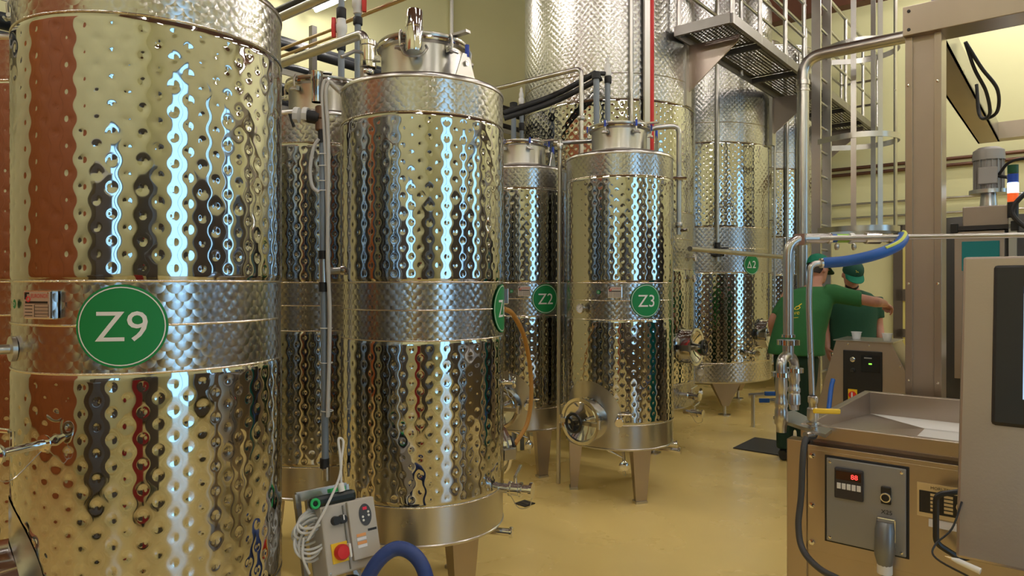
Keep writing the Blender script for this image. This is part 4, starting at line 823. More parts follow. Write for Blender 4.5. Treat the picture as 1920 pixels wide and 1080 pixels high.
MB().bbox(mu - .478, mu - .47, mv - .085, mv + .11, 1.58, 1.765).build('teal_badge', TEAL, dv, 0, .003)
mo = B(mu - .1, mv + .0, 1.98)
MB().lathe([(.085, 0), (.085, .03), (.05, .035), (.045, .11), (.11, .115), (.11, .14), (.075, .145)], mo, ZA, 20).build('motor_flange', STEEL, dv)
MG = mat('grey_motor_paint', (.36, .345, .33), .3, .45)
md = MB().lathe([(.074, .14), (.078, .15), (.078, .34), (.0, .34)], mo, ZA, 24).build('motor', MG, dv)
for k in range(16):
    a = 2 * PI * k / 16; MB().box(mo + Vector((math.cos(a) * .080, math.sin(a) * .080, .24)), (.016, .005, .19), Matrix.Rotation(a, 3, 'Z')).build('cooling_fin', MG, md, 0)
MB().lathe([(.092, .335), (.092, .36), (.088, .40), (.06, .42), (0, .425)], mo, ZA, 24).build('fan_cowl', MG, md); MB().bbox(mu - .215, mu - .17, mv - .055, mv + .05, 2.15, 2.26).build('terminal_box', MG, md, 0, .006)
tag(MB().tube(spline([B(mu - .17, mv - .06, 2.2), B(mu - .2, mv - .13, 2.16), B(mu - .18, mv - .12, 2.02), B(mu - .15, mv - .14, 1.93)], 6), .011, 8).build('motor_cable', RUBBER), 'black cable running down beside the grey motor', 'cable')
tag(MB().tube(spline([B(mu - .17, mv - .06, 2.21), B(mu - .25, mv - .12, 2.27), B(mu - .35, mv - .22, 2.27), B(mu - .42, mv - .23, 2.22)], 6), .009, 8).build('motor_cable', RUBBER), 'black cable arching from the motor to the signal light', 'cable')
su, sv = mu - .46, mv - .15; sl = thing('signal_light', 'stacked signal light, green, blue, lit white and orange, beside the motor', 'lamp', B(su, sv, 1.9))
zz = 1.9
for h, m in ((.10, BLACK), (.055, mat('orange_lens', (.75, .10, .02), 0, .3, emit=(1, .15, .03), estr=.5)), (.06, mat('lit_white_lens', (.9, .95, 1), 0, .3, emit=(.75, .9, 1), estr=6)), (.055, mat('blue_lens', (.01, .06, .45), 0, .3)), (.055, mat('dark_green_lens', (.0, .06, .02), 0, .3))):
    MB().cyl(B(su, sv, zz), B(su, sv, zz + h - .004), .029, seg=16).build('lens' if m != BLACK else 'base', m, sl); zz += h
MB().bbox(su - .02, su + .02, sv - .02, sv + .02, 0, 1.9).build('pole', STEEL, sl, 0)
tag(MB().tube(spline([B(su - .05, sv - .25, 2.12), B(su - .06, sv - .10, 2.07), B(su - .07, sv - .0, 1.93), B(su - .06, sv - .12, 1.80), B(su - .05, sv - .3, 1.78)], 8), .014, 8).build('black_loop_hose', RUBBER), 'thick black hose looping at the signal light', 'hose')
tb = thing('teal_edged_cabinet', 'dark cabinet with teal edge beside the steel column', 'machine', B(4.55, .36))
MB().bbox(4.45, 4.9, .05, .43, 0.05, 1.16).build('cabinet_body', BRUSHH, tb, 0); MB().bbox(4.42, 4.45, .40, .44, 0, 1.20).build('teal_edge', TEAL, tb, 0, .006); MB().bbox(4.42, 4.9, .44, .455, .1, 1.20).build('teal_side', TEAL, tb, 0); MB().bbox(4.425, 4.45, .1, .40, 1.10, 1.18).build('white_label', WHITE, tb, 0, .006)
MB().bbox(4.42, 4.9, .42, .45, 1.2, 1.24).build('teal_top_edge', TEAL, tb, 0)
# ------------------------------------------------------------------ touch screen cabinet, nearest at right
TU, TV0, TV1 = 1.76, .20, -.42; tl = RAD(11)
tc = thing('touch_screen_cabinet', 'tilted steel control cabinet with black framed touch screen at the right edge', 'cabinet', B(2.1, -.05, 0))
fx = -VA; fy = (ZA * math.cos(tl) + UA * math.sin(tl)); fn = fx.cross(fy)       # face axes: right, up, outward
RT3 = Matrix((fx, -fn, fy)).transposed(); O3 = B(TU, TV0, .905)
def T3(a, b, out=0): return O3 + fx * a + fy * b + fn * out
MB().box(T3(.31, .335, -.11), (.62, .22, .67), RT3).build('cabinet_body', BRUSHH, tc, 0, .006)
bz = MB(); bz.box(T3(.287, .475 - .005, .004), (.455, .014, .355), RT3); bz = bz.build('screen_bezel', BLACK, tc, 0, .008); bz['label'] = 'black frame of the touch screen'
MB().box(T3(.287, .475, .0115), (.345, .002, .245), RT3).build('screen', mat('lit_screen', (.3, .45, .7), 0, .3, emit=(.42, .60, .95), estr=.8), bz, 0)
MB().box(T3(.287, .590, .0125), (.345, .002, .016), RT3).build('screen_title_bar', mat('screen_navy', (.02, .06, .25), 0, .3, emit=(.03, .10, .45), estr=.6), bz, 0)
for k, (a, b, w, h, m) in enumerate(((.138, .55, .03, .03, 'w'), (.138, .475, .03, .03, 'w'), (.143, .442, .03, .006, 'w'), (.14, .425, .03, .007, 'g'), (.138, .375, .02, .01, 'w'), (.28, .50, .12, .05, 'w'))):
    MB().box(T3(a, b, .0128), (w, .001, h), RT3).build('screen_field', mat('screen_white', (.7, .75, .85), 0, .3, emit=(.75, .82, 1), estr=.8) if m == 'w' else mat('screen_green', (.02, .4, .1), 0, .3, emit=(.03, .6, .15), estr=.8), bz, 0)
MB().bbox(2.02, 2.14, -.20, -.08, 0, .92).build('stand_post', BRUSHH, tc, 0); MB().bbox(1.86, 2.3, -.4, .1, 0, .02).build('stand_foot', BRUSHH, tc, 0)
ty = MB().box(T3(.33, -.045, .03), (.50, .09, .035), RT3).build('lower_tray', GALV, tc, 0, .003)
for i in range(14):
    for j in range(3): MB().box(T3(.09 + .035 * i + (j % 2) * .017, -.058 + j * .013, .077), (.022, .004, .006), RT3 @ Matrix.Rotation(.5, 3, 'Y')).build('tread_bar', CHROME, ty, 0)
pen = thing('stylus_pen', 'white stylus pen with gold tip on the cabinet tray', 'pen', T3(.02, -.02, .05))
MB().tube([T3(-.002, .002, .05), T3(.010, .000, .05), T3(.050, -.010, .055)], [.003, .006, .0068], 12).build('pen_barrel', WHITEP, pen); MB().tube([T3(-.014, .004, .05), T3(-.002, .002, .05)], [.001, .003], 10).build('pen_tip', GOLD, pen)
MB().tube(spline([T3(.01, .12, .01), T3(-.006, .06, .02), T3(-.035, .02, .03), T3(-.03, -.005, .045), T3(.04, -.03, .05)], 6), .0022, 6).build('pen_cord', RUBBER, pen)
# ------------------------------------------------------------------ wall lamp parts
wv = UV(lb.x, lb.y)[1] * 1.0; wv = -1.35
lbz = 1.5 + (532 - 113) / CAMF * 8.0
wl.location = B(11.4, wv, lbz - .2)
MB().bbox(11.22, 11.38, wv - .35, wv + .22, lbz - .22, lbz + .24).build('lamp_body', BRUSHH, wl, 0, .04); MB().bbox(11.36, 11.4, wv - .38, wv + .26, lbz - .26, lbz + .28).build('lamp_back', WHITEP, wl, 0, .04)
# ------------------------------------------------------------------ small console
cs = thing('dosing_console', 'small tapered steel console with black control panel in front of the workers', 'machine', B(5.5, 1.2))
KU = 5.37
poly = [(1.35, 1.085), (.99, 1.085), (.90, .89), (.90, .06), (1.62, .06)]
MB().prism([(-a, b) for a, b in poly], B(KU, 0, 0), -VA, ZA, -.38).build('console_body', BRUSHH, cs, 0, .003)
MB().bbox(KU - .015, KU + .38, 1.365, .975, 1.085, 1.092).build('console_top', STEEL, cs, 0)
for a, b in ((1.50, .02), (.96, .02)):
    for u in (KU + .06, KU + .32): MB().cyl(B(u, a, 0), B(u, a, .07), .03, seg=10).build('foot', RUBBER, cs)
for a, b in ((1.375, .985), (.935, .925), (1.27, 1.065), (1.13, 1.06)): MB().lathe([(.009, 0), (.007, .004), (0, .005)], B(KU, a, b), -UA, 8).build('screw', CHROME, cs)
bp = MB().bbox(KU - .01, KU, 1.30, 1.045, .58, 1.02).build('black_panel', BLACK, cs, 0, .004)
MB().bbox(KU - .014, KU - .01, 1.18, 1.06, .87, .99).build('display', mat('dark_glass', (.01, .012, .012), 0, .15), bp, 0); MB().bbox(KU - .015, KU - .013, 1.13, 1.11, .925, .935).build('green_readout', mat('lit_green', (.2, .6, .05), 0, .4, emit=(.3, .9, .08), estr=1.2), bp, 0); MB().bbox(KU - .015, KU - .013, 1.16, 1.11, .967, .975).build('display_print', mat('grey_print', (.3, .3, .3), 0, .5), bp, 0)
for z in (.955, .875): MB().lathe([(.018, 0), (.018, .008), (.011, .010), (.011, .022), (0, .022)], B(KU - .01, 1.235, z), -UA, 14).build('knob', CHROME if z > .9 else BLACK, bp)
MB().bbox(KU - .016, KU - .01, 1.265, 1.205, .66, .74).build('switch_plate', YELLOW, bp, 0); MB().lathe([(.026, 0), (.024, .015), (0, .016)], B(KU - .016, 1.235, .70), -UA, 16).build('red_switch', RED, bp); MB().bbox(KU - .036, KU - .032, 1.24, 1.23, .68, .72).build('switch_mark', WHITE, bp, 0)
MB().prism([(-.025, 0), (.025, 0), (0, .045)], B(KU - .011, 1.135, .695), -VA, ZA, .001).build('warning_triangle', YELLOW, bp, 0); MB().bbox(KU - .012, KU - .01, 1.165, 1.105, .60, .68).build('white_label', WHITE, bp, 0)
def cup(u, v, label, fill):
    c = B(u, v, 1.0925); t = thing('tasting_cup', label, 'cup', c, 'plastic tasting cups on the console')
    MB().lathe([(.0, .001), (.026, .001), (.034, .050), (.038, .051), (.038, .054), (.033, .052), (.025, .004), (0, .004)], c, ZA, 20).build('cup_wall', CLEAR, t)
    if fill: MB().lathe([(0, .005), (.025, .005), (.028, .022), (0, .022)], c, ZA, 16).build('oil', mat('pale_oil', (.55, .50, .12), 0, .15), t)
cup(KU + .12, 1.24, 'clear plastic cup on the console, nearer the green shirted worker', False); cup(KU + .08, 1.03, 'plastic cup with pale oil on the right side of the console', True)
# ------------------------------------------------------------------ two workers
def ell(mb, c, ax, ay, az, n=10, m=16):
    secs = []; c = Vector(c); az = Vector(az)
    for i in range(n + 1):
        t = -PI / 2 + PI * i / n; s = max(math.cos(t), .02); secs.append((c + az * math.sin(t), Vector(ax) * s, Vector(ay) * s))
    mb.loft(secs, m)
def limb(mb, pts, rs, seg=14): mb.tube(spline(pts, 5), list(np.interp(np.linspace(0, len(pts) - 1, (len(pts) - 1) * 5 + 1), range(len(pts)), rs)), seg)
def remesh(o, vox, it=6):
    r = o.modifiers.new('remesh', 'REMESH'); r.mode = 'VOXEL'; r.voxel_size = vox; r.use_smooth_shade = True
    s = o.modifiers.new('smooth', 'SMOOTH'); s.factor = .5; s.iterations = it
def head_geo(mb, c, f, up, s=1.0):
    f = Vector(f).normalized(); up = (Vector(up) - f * Vector(up).dot(f)).normalized(); r = f.cross(up); c = Vector(c)
    def Q(a, b, d): return c + r * a * s + f * b * s + up * d * s
    secs = []
    for h, w, fr, bk in ((-.118, .030, .060, -.0), (-.105, .044, .088, -.02), (-.075, .058, .095, -.055), (-.04, .066, .094, -.082), (0, .073, .094, -.096), (.04, .075, .093, -.1), (.075, .068, .080, -.092), (.10, .05, .055, -.07), (.118, .022, .02, -.035)):
        secs.append((Q(0, (fr + bk) / 2, h), r * w * s, f * (fr - bk) / 2 * s))
    mb.loft(secs, 20)
    mb.loft([(Q(0, .085, .015), r * .010 * s, up * .008 * s), (Q(0, .100, -.015), r * .013 * s, up * .010 * s), (Q(0, .113, -.035), r * .017 * s, up * .011 * s), (Q(0, .098, -.045), r * .013 * s, up * .006 * s)], 10)
    for sx in (-1, 1):
        ell(mb, Q(sx * .078, -.008, -.008), r * .010 * s, f * .019 * s, up * .031 * s, 6, 10); ell(mb, Q(sx * .03, .092, .022), r * .024 * s, f * .008 * s, up * .006 * s, 5, 8)
    ell(mb, Q(0, .092, -.066), r * .024 * s, f * .008 * s, up * .006 * s, 5, 8); ell(mb, Q(0, .092, -.078), r * .02 * s, f * .008 * s, up * .007 * s, 5, 8)
    return Q, r, f, up
def cap_geo(t, Q, r, f, up, m1, m2, s=1.0):
    mb = MB(); secs = []
    for h, k in ((.028, 1.06), (.06, 1.05), (.09, .96), (.112, .78), (.128, .50), (.135, .15)): secs.append((Q(0, -.004, h), r * .083 * k * s, f * .103 * k * s))
    mb.loft(secs, 24); o = mb.build('cap', m1, t)
    vs = []; n = 12
    for th in (0, .006):
        for i in range(n + 1):
            a = -1.25 + 2.5 * i / n
            for e, d in ((1.0, .034), (1.75, .006)): vs.append(Q(math.sin(a) * .083 * (1 if e == 1 else 1.02), math.cos(a) * .100 + (0 if e == 1 else .075 * math.cos(a * .7)), d + th))
    k = (n + 1) * 2; fs = []
    for i in range(n):
        a = i * 2; fs += [(a, a + 2, a + 3, a + 1), (k + a, k + a + 1, k + a + 3, k + a + 2), (a + 1, a + 3, k + a + 3, k + a + 1)]
    vz = MB(); vz.add(vs, fs); vz.build('visor', m2, o); return o
def hand_geo(mb, w, d, palm_n, thumb_side, curl=.9, s=1.0):
    """wrist point, hand direction, palm normal (towards what is held)"""
    d = Vector(d).normalized(); n = (Vector(palm_n) - d * Vector(palm_n).dot(d)).normalized(); sd = d.cross(n) * thumb_side; w = Vector(w)
    mb.loft([(w, sd * .026 * s, n * .019 * s), (w + d * .03 * s, sd * .036 * s, n * .018 * s), (w + d * .075 * s, sd * .043 * s, n * .016 * s), (w + d * .098 * s, sd * .040 * s, n * .012 * s)], 14)
    for i, (off, ln) in enumerate(((.031, .072), (.0105, .080), (-.0105, .075), (-.031, .058))):
        p = w + d * .088 * s + sd * off * s; a = 0; pts = [p - d * .015 * s]
        for seg, fr in enumerate((.45, .32, .25)):
            a += curl * (.55 if seg == 0 else .8); p = p + (d * math.cos(a) + n * math.sin(a)) * ln * fr * s; pts.append(p)
        limb(mb, pts, [.0098 * s, .0092 * s, .0085 * s, .0072 * s], 10)
    p = w + d * .025 * s + sd * .03 * s; limb(mb, [p - sd * .012 * s, p + (sd * .6 + d * .6 + n * .35) * .035 * s, p + (sd * .45 + d + n * .8) * .055 * s, p + (sd * .2 + d * 1.2 + n * 1.2) * .062 * s], [.013 * s, .0115 * s, .010 * s, .008 * s], 10)
# worker with his back to us
def V3(*a): return Vector(a)
w1 = thing('person', 'worker in green t-shirt and cap, back turned, right arm stretched out', 'person', (2.42, 5.85, 0))
f1 = V3(.5, .866, 0); r1 = V3(.866, -.5, 0)
pel, wai, che, shl, nk = V3(2.425, 5.83, .93), V3(2.445, 5.83, 1.08), V3(2.505, 5.84, 1.28), V3(2.565, 5.86, 1.42), V3(2.605, 5.89, 1.49)
bd = MB(); bd.loft([(pel - ZA * .08, r1 * .16, f1 * .11), (wai, r1 * .15, f1 * .10), (che, r1 * .17, f1 * .11), (shl, r1 * .15, f1 * .08), (nk, r1 * .062, f1 * .062), (nk + V3(.035, .03, .07), r1 * .058, f1 * .060)], 18)
Rs, Ls = shl + r1 * .175 + V3(0, 0, -.005), shl - r1 * .175 + V3(0, 0, -.015)
Re, Rw = V3(2.965, 5.60, 1.352), V3(3.115, 5.70, 1.330); Le, Lw = V3(2.295, 6.0, 1.17), V3(2.36, 6.13, .96)
limb(bd, [Rs, (Rs + Re) / 2, Re, (Re + Rw) / 2 + V3(0, 0, .004), Rw], [.055, .047, .043, .041, .029]); limb(bd, [Ls, (Ls + Le) / 2, Le, (Le + Lw) / 2, Lw], [.055, .047, .041, .040, .028])
hand_geo(bd, Rw, Rw - Re + V3(0, .08, -.02), (0, .4, -1), -1, 1.0, .95); hand_geo(bd, Lw, V3(.1, .3, -.9), (.9, .2, 0), 1, .5)
for s in (-1, 1):
    hip = pel + r1 * .085 * s - ZA * .05; kn = V3(hip.x - .01, hip.y + .02 * s, .49); an = V3(hip.x - .02, hip.y - .03, .09)
    limb(bd, [hip, (hip + kn) / 2, kn, (kn + an) / 2, an], [.085, .075, .055, .052, .036]); limb(bd, [an + V3(-.02, -.04, -.05), an + f1 * .06 + V3(0, 0, -.055), an + f1 * .17 + V3(0, 0, -.065)], [.035, .038, .025])
Q, hr, hf, hu = head_geo(bd, nk + V3(.055, .045, .135), V3(.86, .42, -.30), V3(.12, .1, 1)); bo = bd.build('body', SKIN, w1); remesh(bo, .006, 3)
sh = MB(); sh.loft([(pel - ZA * .035, r1 * .232, f1 * .165), (pel + ZA * .03, r1 * .226, f1 * .162), (wai, r1 * .215, f1 * .158), (che, r1 * .212, f1 * .150), (shl - ZA * .03, r1 * .195, f1 * .118), (shl + ZA * .025, r1 * .15, f1 * .085), (nk - ZA * .012, r1 * .078, f1 * .074)], 24)
sh.loft([(Rs - r1 * .06, f1 * .07, ZA * .085), (Rs + r1 * .02, f1 * .072, ZA * .082), (Rs + (Re - Rs) * .38, f1 * .066, ZA * .072), (Rs + (Re - Rs) * .72, f1 * .064, ZA * .068)], 16); sh.loft([(Ls + r1 * .06, f1 * .07, r1 * .07), (Ls, f1 * .070, r1 * .068 + ZA * .02), (Ls + (Le - Ls) * .4, f1 * .062, r1 * .06), (Ls + (Le - Ls) * .72, f1 * .060, r1 * .058)], 16)
so = sh.build('t_shirt', SHIRT1, w1); remesh(so, .011, 8)
tr = MB(); tr.loft([(pel - ZA * .12, r1 * .165, f1 * .12), (pel, r1 * .17, f1 * .12), (pel + ZA * .08, r1 * .165, f1 * .115)], 18)
for s in (-1, 1):
    hip = pel + r1 * .085 * s - ZA * .05; kn = V3(hip.x - .01, hip.y + .02 * s, .49); an = V3(hip.x - .02, hip.y - .03, .09); limb(tr, [hip, (hip + kn) / 2, kn, (kn + an) / 2, an], [.10, .092, .075, .072, .066])
remesh(tr.build('trousers', TROUS, w1), .012, 6)
def shoes(t, pel, rr, ff, dy):
    for s in (-1, 1):
        hip = pel + rr * .085 * s - ZA * .05; an = V3(hip.x + dy[0], hip.y + dy[1], .09); m = MB()
        m.loft([(an - ff * .075 + ZA * -.045, rr * .032, ZA * .040), (an - ff * .03 + ZA * -.04, rr * .046, ZA * .050), (an + ff * .06 + ZA * -.048, rr * .048, ZA * .042), (an + ff * .15 + ZA * -.058, rr * .046, ZA * .032), (an + ff * .205 + ZA * -.066, rr * .028, ZA * .022)], 16); m.build('shoe', BLACK, t)
shoes(w1, pel, r1, f1, (-.02, -.03))
cap_geo(w1, Q, hr, hf, hu, CAPM, CAPD)
hb = MB(); hb.loft([(Q(0, -.045, -.05), hr * .058, hf * .048), (Q(0, -.03, -.01), hr * .075, hf * .072), (Q(0, -.02, .035), hr * .079, hf * .082)], 18); hb.build('hair', HAIR, w1)
# the printed emblem on the shirt back
bc = che + V3(-.135, -.095, .06); bx = V3(.92, -.38, 0).normalized(); by = ZA; bn = bx.cross(by)
lg = MB(); lg.torus(bc + bn * .05 + bx * .01, .026, .005, bn, 20, 6); lg.tube([bc + bn * .05 + bx * .02 + ZA * .025, bc + bn * .05 + bx * .045 + ZA * .052], .005, 6)
text_flat(lg, 've', .028, bc + bn * .05 + bx * .012 - ZA * .075, bx, by, .0); lg.box(bc + bn * .05 + bx * .0 - ZA * .115, (.06, .003, .004), Matrix((bx, bn, by)).transposed())
lo = lg.build('shirt_emblem', LOGO, w1, 0); sw = lo.modifiers.new('wrap', 'SHRINKWRAP'); sw.target = so; sw.wrap_method = 'NEAREST_SURFACEPOINT'; sw.wrap_mode = 'ABOVE_SURFACE'; sw.offset = .004
# worker facing us, looking down
w2 = thing('person', 'worker in dark green t-shirt and cap facing forward, looking down', 'person', (3.15, 6.35, 0))
f2 = V3(-.25, -.97, 0).normalized(); r2 = V3(-.97, .25, 0).normalized()
pel, wai, che, shl, nk = V3(3.17, 6.36, .94), V3(3.175, 6.36, 1.10), V3(3.175, 6.355, 1.26), V3(3.17, 6.35, 1.385), V3(3.155, 6.34, 1.455)
bd = MB(); bd.loft([(pel - ZA * .08, r2 * .16, f2 * .11), (wai, r2 * .15, f2 * .10), (che, r2 * .17, f2 * .11), (shl, r2 * .16, f2 * .08), (nk, r2 * .060, f2 * .060), (nk + V3(-.01, -.02, .06), r2 * .056, f2 * .058)], 18)
arms = []
for s in (-1, 1):
    S = shl + r2 * .19 * s - ZA * .01; E = V3(S.x - .045 * s, S.y + .03, 1.12); W = V3(E.x - .02 - .0 * s, E.y - .10, .90); arms.append((S, E, W))
    limb(bd, [S, (S + E) / 2, E, (E + W) / 2, W], [.053, .046, .041, .040, .028]); hand_geo(bd, W, V3(0, -.5, -.85), (r2 * -s), s, .5)
    hip = pel + r2 * .085 * s - ZA * .05; kn = V3(hip.x, hip.y - .01, .49); an = V3(hip.x, hip.y + .02, .09)
    limb(bd, [hip, (hip + kn) / 2, kn, (kn + an) / 2, an], [.085, .075, .055, .052, .036]); limb(bd, [an + V3(0, .04, -.05), an + f2 * .06 - ZA * .055, an + f2 * .17 - ZA * .065], [.035, .038, .025])
Q, hr, hf, hu = head_geo(bd, nk + V3(-.02, -.05, .125), V3(-.14, -.86, -.50), V3(0, -.4, 1)); bo = bd.build('body', SKIN, w2); remesh(bo, .006, 3)
sh = MB(); sh.loft([(pel - ZA * .05, r2 * .205, f2 * .150), (wai, r2 * .200, f2 * .145), (che, r2 * .212, f2 * .142), (shl - ZA * .03, r2 * .205, f2 * .115), (shl + ZA * .025, r2 * .16, f2 * .085), (nk - ZA * .012, r2 * .080, f2 * .076)], 24)
for S, E, W in arms: sh.loft([(S + (shl - S) * .3, r2 * .075, f2 * .07), (S + ZA * .01, r2 * .066, f2 * .07), (S + (E - S) * .4, r2 * .062, f2 * .065), (S + (E - S) * .75, r2 * .060, f2 * .062)], 16)
so2 = sh.build('t_shirt', SHIRT2, w2); remesh(so2, .011, 8)
tr = MB(); tr.loft([(pel - ZA * .12, r2 * .165, f2 * .12), (pel, r2 * .17, f2 * .12), (pel + ZA * .08, r2 * .16, f2 * .115)], 18)
for s in (-1, 1):
    hip = pel + r2 * .085 * s - ZA * .05; kn = V3(hip.x, hip.y - .01, .49); an = V3(hip.x, hip.y + .02, .09); limb(tr, [hip, (hip + kn) / 2, kn, (kn + an) / 2, an], [.10, .092, .075, .072, .066])
remesh(tr.build('trousers', TROUS, w2), .012, 6); shoes(w2, pel, r2, f2, (0, .02))
cp2 = cap_geo(w2, Q, hr, hf, hu, CAPD, CAPM)
lg = MB(); lg.torus(Q(0, .094, .075), .011, .003, hf, 16, 6); lg.tube([Q(.004, .092, .085), Q(.014, .09, .098)], .0025, 6); lg.box(Q(0, .1005, .052), (.03, .003, .004), Matrix((hr, hf, hu)).transposed()); lg.build('cap_emblem', LOGO, cp2)
bd_ = MB(); bd_.loft([(Q(0, .060, -.118), hr * .034, hf * .030), (Q(0, .062, -.10), hr * .050, hf * .036), (Q(0, .055, -.08), hr * .060, hf * .040)], 16); bd_.build('beard', HAIR, w2)
for s in (-1, 1): ell(e := MB(), Q(.030 * s, .088, .008), hr * .013, hf * .007, hu * .006, 6, 10); e.build('eye', HAIR, w2)
# ------------------------------------------------------------------ portable inverter box on trolley, blue hose
al = RAD(40); ti = RAD(17); bx = V3(math.cos(al), math.sin(al), 0); n0 = V3(math.sin(al), -math.cos(al), 0)
by = (ZA * math.cos(ti) - n0 * math.sin(ti)); bn = (n0 * math.cos(ti) + ZA * math.sin(ti)); RB = Matrix((bx, -bn, by)).transposed()
C0 = P(659, 1004, 2.42)
def K(a, b, out=0): return C0 + bx * a + by * b + bn * out
pt = thing('pump_trolley', 'portable pump trolley with beige inverter box between Z9 and Z6', 'trolley', (K(0, -.5).x, K(0, -.5).y, 0))
W_, H_ = .205, .235
bxo = MB().box(K(0, 0, -.065), (W_, .13, H_), RB).build('inverter_box', BEIGE, pt, 0, .006); bxo['label'] = 'beige plastic inverter housing'
MB().box(K(.045, .015, .004), (.105, .022, .200), RB).build('raised_cover', BEIGE, bxo, 0, .003)
MB().box(K(-.02, .0, .001), (.004, .01, H_ - .02), RB).build('cover_seam', mat('seam_grey', (.2, .19, .17), 0, .6), bxo, 0)
n = 24; mb = MB(); o_ = K(.055, .060, .0155)
mb.add([o_ + bx * .024 * math.cos(2 * PI * k / n) + by * .038 * math.sin(2 * PI * k / n) for k in range(n)] + [o_ + bn * .002 + bx * .024 * math.cos(2 * PI * k / n) + by * .038 * math.sin(2 * PI * k / n) for k in range(n)], [tuple(range(n, 2 * n))] + [(k, (k + 1) % n, n + (k + 1) % n, n + k) for k in range(n)])
kp = mb.build('keypad', mat('dark_keypad', (.05, .05, .055), 0, .4), bxo, 0)
for a, b in ((-.011, -.006), (.012, .008), (-.010, -.018), (.012, -.004)): MB().lathe([(.0045, 0), (.004, .002), (0, .0025)], o_ + bx * a + by * b + bn * .002, bn, 10).build('key', WHITEP, kp)
MB().box(o_ + by * .022 + bn * .002, (.016, .002, .010), RB).build('led_display', mat('red_led_window', (.25, .01, .02), 0, .3, emit=(.6, .02, .04), estr=.4), kp, 0)
for b, m in ((-.005, mat('orange_label', (.8, .35, .12), 0, .5)), (-.018, WHITE), (-.031, MATS['orange_label']), (-.042, WHITE)): MB().box(K(.030, b, .0158), (.036, .001, .010), RB).build('label_strip', m, bxo, 0)
MB().box(K(.075, .006, .0158), (.034, .001, .008), RB).build('label_strip', BLKPRINT, bxo, 0)
for a in (-.055, -.030): MB().tube([K(a, .062, .0), K(a, .062, .022)], [.016, .014], 14).build('rotary_knob', BLACK, bxo)
MB().box(K(-.030, .068, .023), (.004, .002, .018), RB).build('knob_mark', WHITE, bxo, 0)
yp = MB().box(K(-.05, -.045, .002), (.062, .006, .066), RB).build('yellow_plate', YELLOW, bxo, 0); MB().lathe([(.027, 0), (.027, .012), (.022, .022), (0, .023)], K(-.048, -.045, .005), bn, 20).build('red_switch', RED, bxo); MB().box(K(-.024, -.044, .022), (.008, .02, .046), RB).build('lock_clip', WHITEP, bxo, 0, .002)
for a in (-.092, .092):
    for b in (-.105, .105): MB().lathe([(.005, 0), (.004, .002), (0, .0025)], K(a, b, 0), bn, 8).build('screw', STEEL, bxo)
for a in (-.125, -.085):
    MB().tube([K(a, .15, -.14), K(a, -.62, -.14)], .013, 4).build('frame_rail', STEEL, pt, 0)
MB().box(K(-.03, .165, -.14), (.20, .022, .035), RB).build('handle_bar', STEEL, pt, 0, .003); MB().box(K(-.125, .15, -.14), (.02, .022, .05), RB).build('handle_side', STEEL, pt, 0); MB().box(K(.065, .14, -.14), (.022, .022, .07), RB).build('handle_side', STEEL, pt, 0)
MB().box(K(.065, -.25, -.15), (.022, .022, .75), RB).build('frame_rail', STEEL, pt, 0)
hold = MB(); hold.box(K(-.04, .135, -.03), (.17, .05, .042), RB); ho_ = hold.build('cable_holder', mat('dark_green_black', (.008, .014, .014), 0, .35), pt, 0, .014); MB().torus(K(-.117, .133, .0), .014, .005, bn, 16, 6).build('green_ring', mat('bright_green', (.02, .45, .12), 0, .4), ho_)
MB().box(K(-.02, .165, -.03), (.06, .03, .015), RB).build('green_grip', MATS['bright_green'], ho_, 0, .003)
fl_ = K(0, -.42, -.05); fl_.z = 0
MB().box((fl_.x, fl_.y, .10), (.30, .42, .03), Matrix.Rotation(al, 3, 'Z')).build('trolley_base', STEEL, pt, 0); MB().box((fl_.x, fl_.y, .20), (.18, .26, .17), Matrix.Rotation(al, 3, 'Z')).build('pump_body', DARKM, pt, 0, .03)
for sx in (-1, 1):
    for sy in (-1, 1):
        q = V3(fl_.x, fl_.y, .05) + bx * .12 * sx + n0 * .17 * sy; MB().lathe([(0, -.015), (.05, -.015), (.05, .015), (0, .015)], q, bx, 18).build('wheel', RUBBER, pt)
tg = K(.02, -.15, -.09); MB().cyl(tg, V3(tg.x, tg.y, .25), .03, seg=12).build('support_post', DARKM, pt)
# coiled cable hung on the trolley
cc = thing('coiled_cable', 'coil of pale grey cable hung on the trolley beside Z9', 'cable', K(-.14, .05, -.03))
for k in range(9):
    w = .055 + .004 * (k % 3); hh = .055 + .006 * k; c = K(-.115 - .006 * (k % 4), .085 - .010 * k, -.035 - .008 * (k % 5)); pts = []
    for i in range(26):
        a = 2 * PI * i / 26; pts.append(c + bx * (w * math.cos(a)) + by * (.028 + .004 * k) * math.sin(a) - bn * .02 * math.sin(a + k) + by * -.3 * w * math.cos(a) * -.6)
    MB().tube(pts, .0046, 7, False, True).build('cable_loop', CABLE, cc)
MB().tube(spline([K(-.16, .02, 0), K(-.10, .10, .02), K(-.02, .20, .0), K(.01, .27, -.02), K(.03, .33, -.03), K(.012, .34, -.03), K(.005, .27, -.02), K(-.01, .17, -.01)], 7), .0046, 7).build('cable_end', CABLE, cc)
MB().tube(spline([K(-.165, .03, -.02), K(-.175, -.03, -.02), K(-.155, -.09, -.03)], 6), .0046, 7).build('cable_end', CABLE, cc)
MB().cyl(K(-.01, .155, -.01), K(-.012, .185, -.01), .012, seg=10).build('cable_gland', WHITEP, cc)
tag(MB().tube(spline([K(.03, -.12, -.05), K(.045, -.18, -.03), K(.06, -.30, -.03), K(.05, -.40, -.04)], 6), .005, 8).build('white_cable', CABLE), 'thin white cable hanging under the inverter box', 'cable')
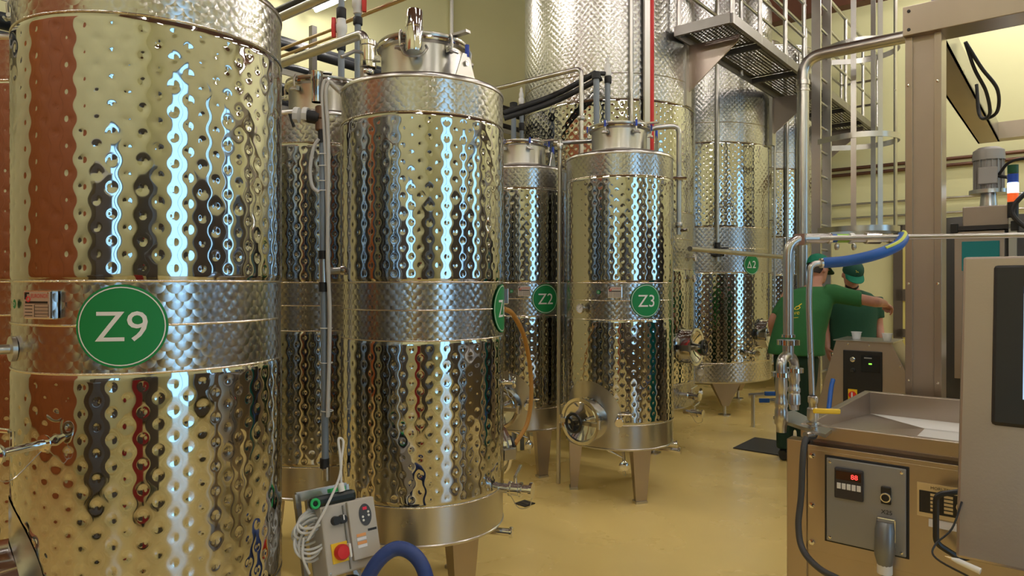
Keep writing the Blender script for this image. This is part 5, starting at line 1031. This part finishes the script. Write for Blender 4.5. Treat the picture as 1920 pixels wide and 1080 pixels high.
nh = MB().tube(spline([P(640, 1300, 2.32), P(668, 1145, 2.34), P(700, 1065, 2.36), P(738, 1030, 2.38), P(772, 1037, 2.38), P(796, 1072, 2.36), P(806, 1140, 2.34), P(812, 1330, 2.32)], 8), .0255, 18).build('navy_hose', NAVY); tag(nh, 'thick navy blue hose arching up below the Z6 tank', 'hose')
# ------------------------------------------------------------------ machines and stand-in blocks behind the camera, seen only mirrored in the steel
def mirror_block(x, y, w, d, h, m, label, rz=0):
    t = thing('process_machine', label, 'machine', (x, y, 0)); R = Matrix.Rotation(rz, 3, 'Z')
    MB().box((x, y, h / 2 + .06), (w, d, h - .12), R).build('machine_body', m, t, 0, .02); MB().box((x, y, h - .02), (w * 1.04, d * 1.04, .05), R).build('machine_top', STEEL, t, 0)
    for sx in (-1, 1):
        for sy in (-1, 1): q = R @ V3(sx * w * .42, sy * d * .42, 0); MB().cyl((x + q.x, y + q.y, 0), (x + q.x, y + q.y, .12), .04, seg=8).build('foot', RUBBER, t)
MGREY = mat('brown_grey_machine_paint', (.10, .085, .075), .2, .45)
mirror_block(.42, -1.35, .6, .5, 1.75, MGREY, 'dark block standing in for the person holding the camera, mirrored in the tanks', .3)  # added block, gives the dark reflection of the unseen camera holder
for u, v, w, d, h, lab in ((-2.9, -4.3, 1.7, 1.5, 2.8, 'in the far corner behind the camera'), (2.6, -4.9, 1.5, 1.1, 2.7, 'just right of the daylight door'), (4.9, -4.8, 1.9, 1.1, 2.5, 'between the daylight openings'), (9.6, -4.7, 2.0, 1.2, 3.0, 'beyond the tall window'), (-2.9, .6, 1.2, .9, 2.3, 'beside the rust brown door')):
    c = B(u, v); mirror_block(c.x, c.y, w, d, h, MGREY, 'tall dark processing machine ' + lab + ', mirrored in the tanks', PI / 2 - TH)
c = B(5.2, -2.6); mirror_block(c.x, c.y, 2.6, .9, 1.25, BRUSHH, 'long steel machine bench at the right behind the camera, mirrored in the tanks', PI / 2 - TH)
mirror_block(-.3, -1.1, .36, .3, 1.2, mat('dark_red_standin', (.28, .012, .02), 0, .45), 'dark red block standing in for clothing of the person behind the camera, mirrored in the tanks', .2)  # added red block, reflects like the dark red clothes of the camera holder
mirror_block(-2.4, -1.2, .7, .6, 1.0, MGREY, 'low dark crate behind the camera at left, mirrored in the tanks', .5)
